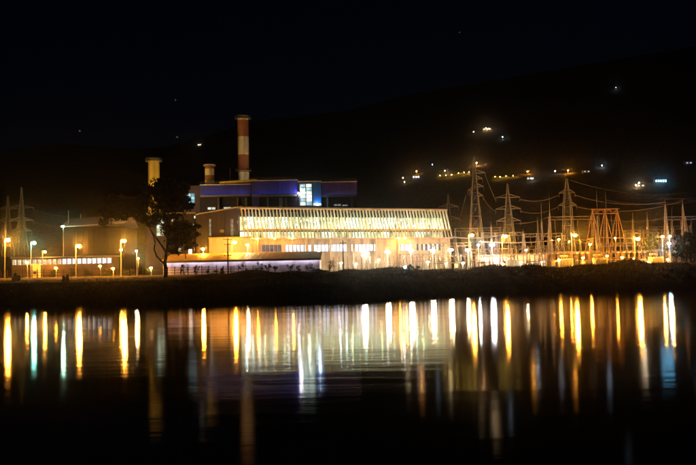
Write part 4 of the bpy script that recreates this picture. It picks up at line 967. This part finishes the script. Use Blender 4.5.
for a in [(476.3, 163, (1, .5, .18), 9000, 'brightest orange hillside lamp just left of the tallest pylon tip'), (416.5, 171.5, SOD, 4200, 'orange hillside lamp above the right half of the louvred hall'), (527.5, 171.5, SOD, 4500, 'orange hillside lamp between the three armed and slim pylons'),
          (568, 170.5, SOD, 5200, 'orange hillside lamp straight above the slim tall pylon'), (486, 128.3, (1, .68, .34), 1800, 'pale hillside lamp highest on the slope, left of its pair'), (489, 128.8, (1, .62, .3), 1000, 'dimmer hillside lamp highest on the slope, right of its pair'),
          (638.8, 183, (1, .78, .5), 3000, 'pale hillside lamp left of the blue lit building'), (635.8, 185.5, (1, .7, .4), 1400, 'small warm hillside lamp just below the pale one'), (555, 171.2, WHITE, 500, 'faint white hillside lamp left of the one above the slim pylon'),
          (602, 165.5, COOL, 600, 'faint bluish hillside lamp above the rusty gantry'), (445, 170.8, WARM, 2000, 'warm lamp at the yellow lit roadside wall on the hill'), (532, 178.5, WHITE, 700, 'faint white lamp under an orange hillside lamp'),
          (403, 178, WARM, 700, 'faint warm lamp at the left end of the hillside houses'), (404.5, 182, WARM, 450, 'faintest warm lamp below the left hillside houses'), (616, 87.5, COOL, 350, 'lone bluish light high on the dark slope at the right'),
          (473.5, 131.8, WARM, 350, 'very faint lamp left of the highest pair on the slope'), (502.5, 137, COOL, 450, 'very faint bluish lamp right below the highest pair'), (432.5, 164.5, COOL, 450, 'faint bluish light above the yellow lit roadside wall')]:
    hlamp(*a)
for i, (px, py, I) in enumerate(((440, 175.5, 500), (446, 175.2, 700), (451.5, 174.8, 600), (458.5, 173.2, 500), (464, 172.5, 600), (469, 172, 500), (495, 176.6, 500), (500, 176.8, 900), (506, 176, 300), (513, 175.8, 300))):
    hlamp(px, py, (1, .62, .1), I, ('first', 'second', 'third', 'fourth', 'fifth', 'sixth')[i if i < 6 else i - 6] + ' small amber lamp from the left along the lit road ' + ('left' if i < 6 else 'right') + ' of the tallest pylon', r=.5)
def hwall(p0, p1, y0, y1, h, label):
    a, b_ = hill(p0, y0), hill(p1, y1); d = b_ - a; L = math.hypot(d.x, d.y); hh = h * mpp(a.y)
    t = thing('roadside_wall', label, 'wall', (a.x, a.y, 0), math.atan2(d.y, d.x)); n_ = max(3, int(L / 5))
    for i in range(n_):
        u0, u1 = L * i / n_, L * (i + 1) / n_ - .06; z0 = a.z + d.z * i / n_; MB().box(u0, u1, 0, .8, z0 - 4, z0 + hh * (.8 + .25 * math.sin(i * 2.1))).build('panel', M_yelroof if i % 3 else M_cream, t)
hwall(437, 470, 178, 174.5, 2.6, 'amber lit roadside wall left of the tallest pylon on the hill'); hwall(492, 522, 178.6, 178, 1.8, 'amber lit roadside wall right of the tallest pylon on the hill')
for a in [(416, 178.5, 7, 2.2, 'small pale house under the left orange hillside lamp', (.95, .95, .9), 6, 3), (660, 183, 11.5, 3.2, 'blue lit long building on the hillside at the right', (.18, .62, 1.0), 22, 5), (688, 165, 7, 2, 'faint dim house near the right edge of the hillside', (.7, .75, 1), .8, 2),
          (586, 173, 7, 2, 'faint dim house right of the lamp above the slim pylon', (1, .7, .45), .7, 2), (209.5 - 10, 146, 3.5, 1.6, 'lone lit house on the dark slope left of the tallest smokestack', (1, .8, .6), 4, 2), (487, 130.5, 9, 1.6, 'small house below the highest lamps on the slope', (1, .75, .5), 2, 3), (640, 187, 8, 2, 'small house below the pale lamp on the right hillside', (1, .8, .5), 1.5, 2),
          (530, 180, 7, 2, 'small house under the hillside lamp between two pylons', (.95, .9, .8), 2, 3)]:
    hhouse(*a)

# ------------------------------------------------------------------ haze
hm = bpy.data.materials.new('haze'); hm.use_nodes = True; n = hm.node_tree.nodes; n.clear()
pv = n.new('ShaderNodeVolumePrincipled'); pv.inputs['Color'].default_value = (.95, .95, .95, 1); pv.inputs['Density'].default_value = HAZE; pv.inputs['Anisotropy'].default_value = .987
o = n.new('ShaderNodeOutputMaterial'); hm.node_tree.links.new(pv.outputs[0], o.inputs['Volume'])
hz = MB().box(-2000, 2000, -300, 2760, -2.6, 900).build('haze', hm); hz['kind'] = 'stuff'; hz['label'] = 'thin night haze over the lake and plant'
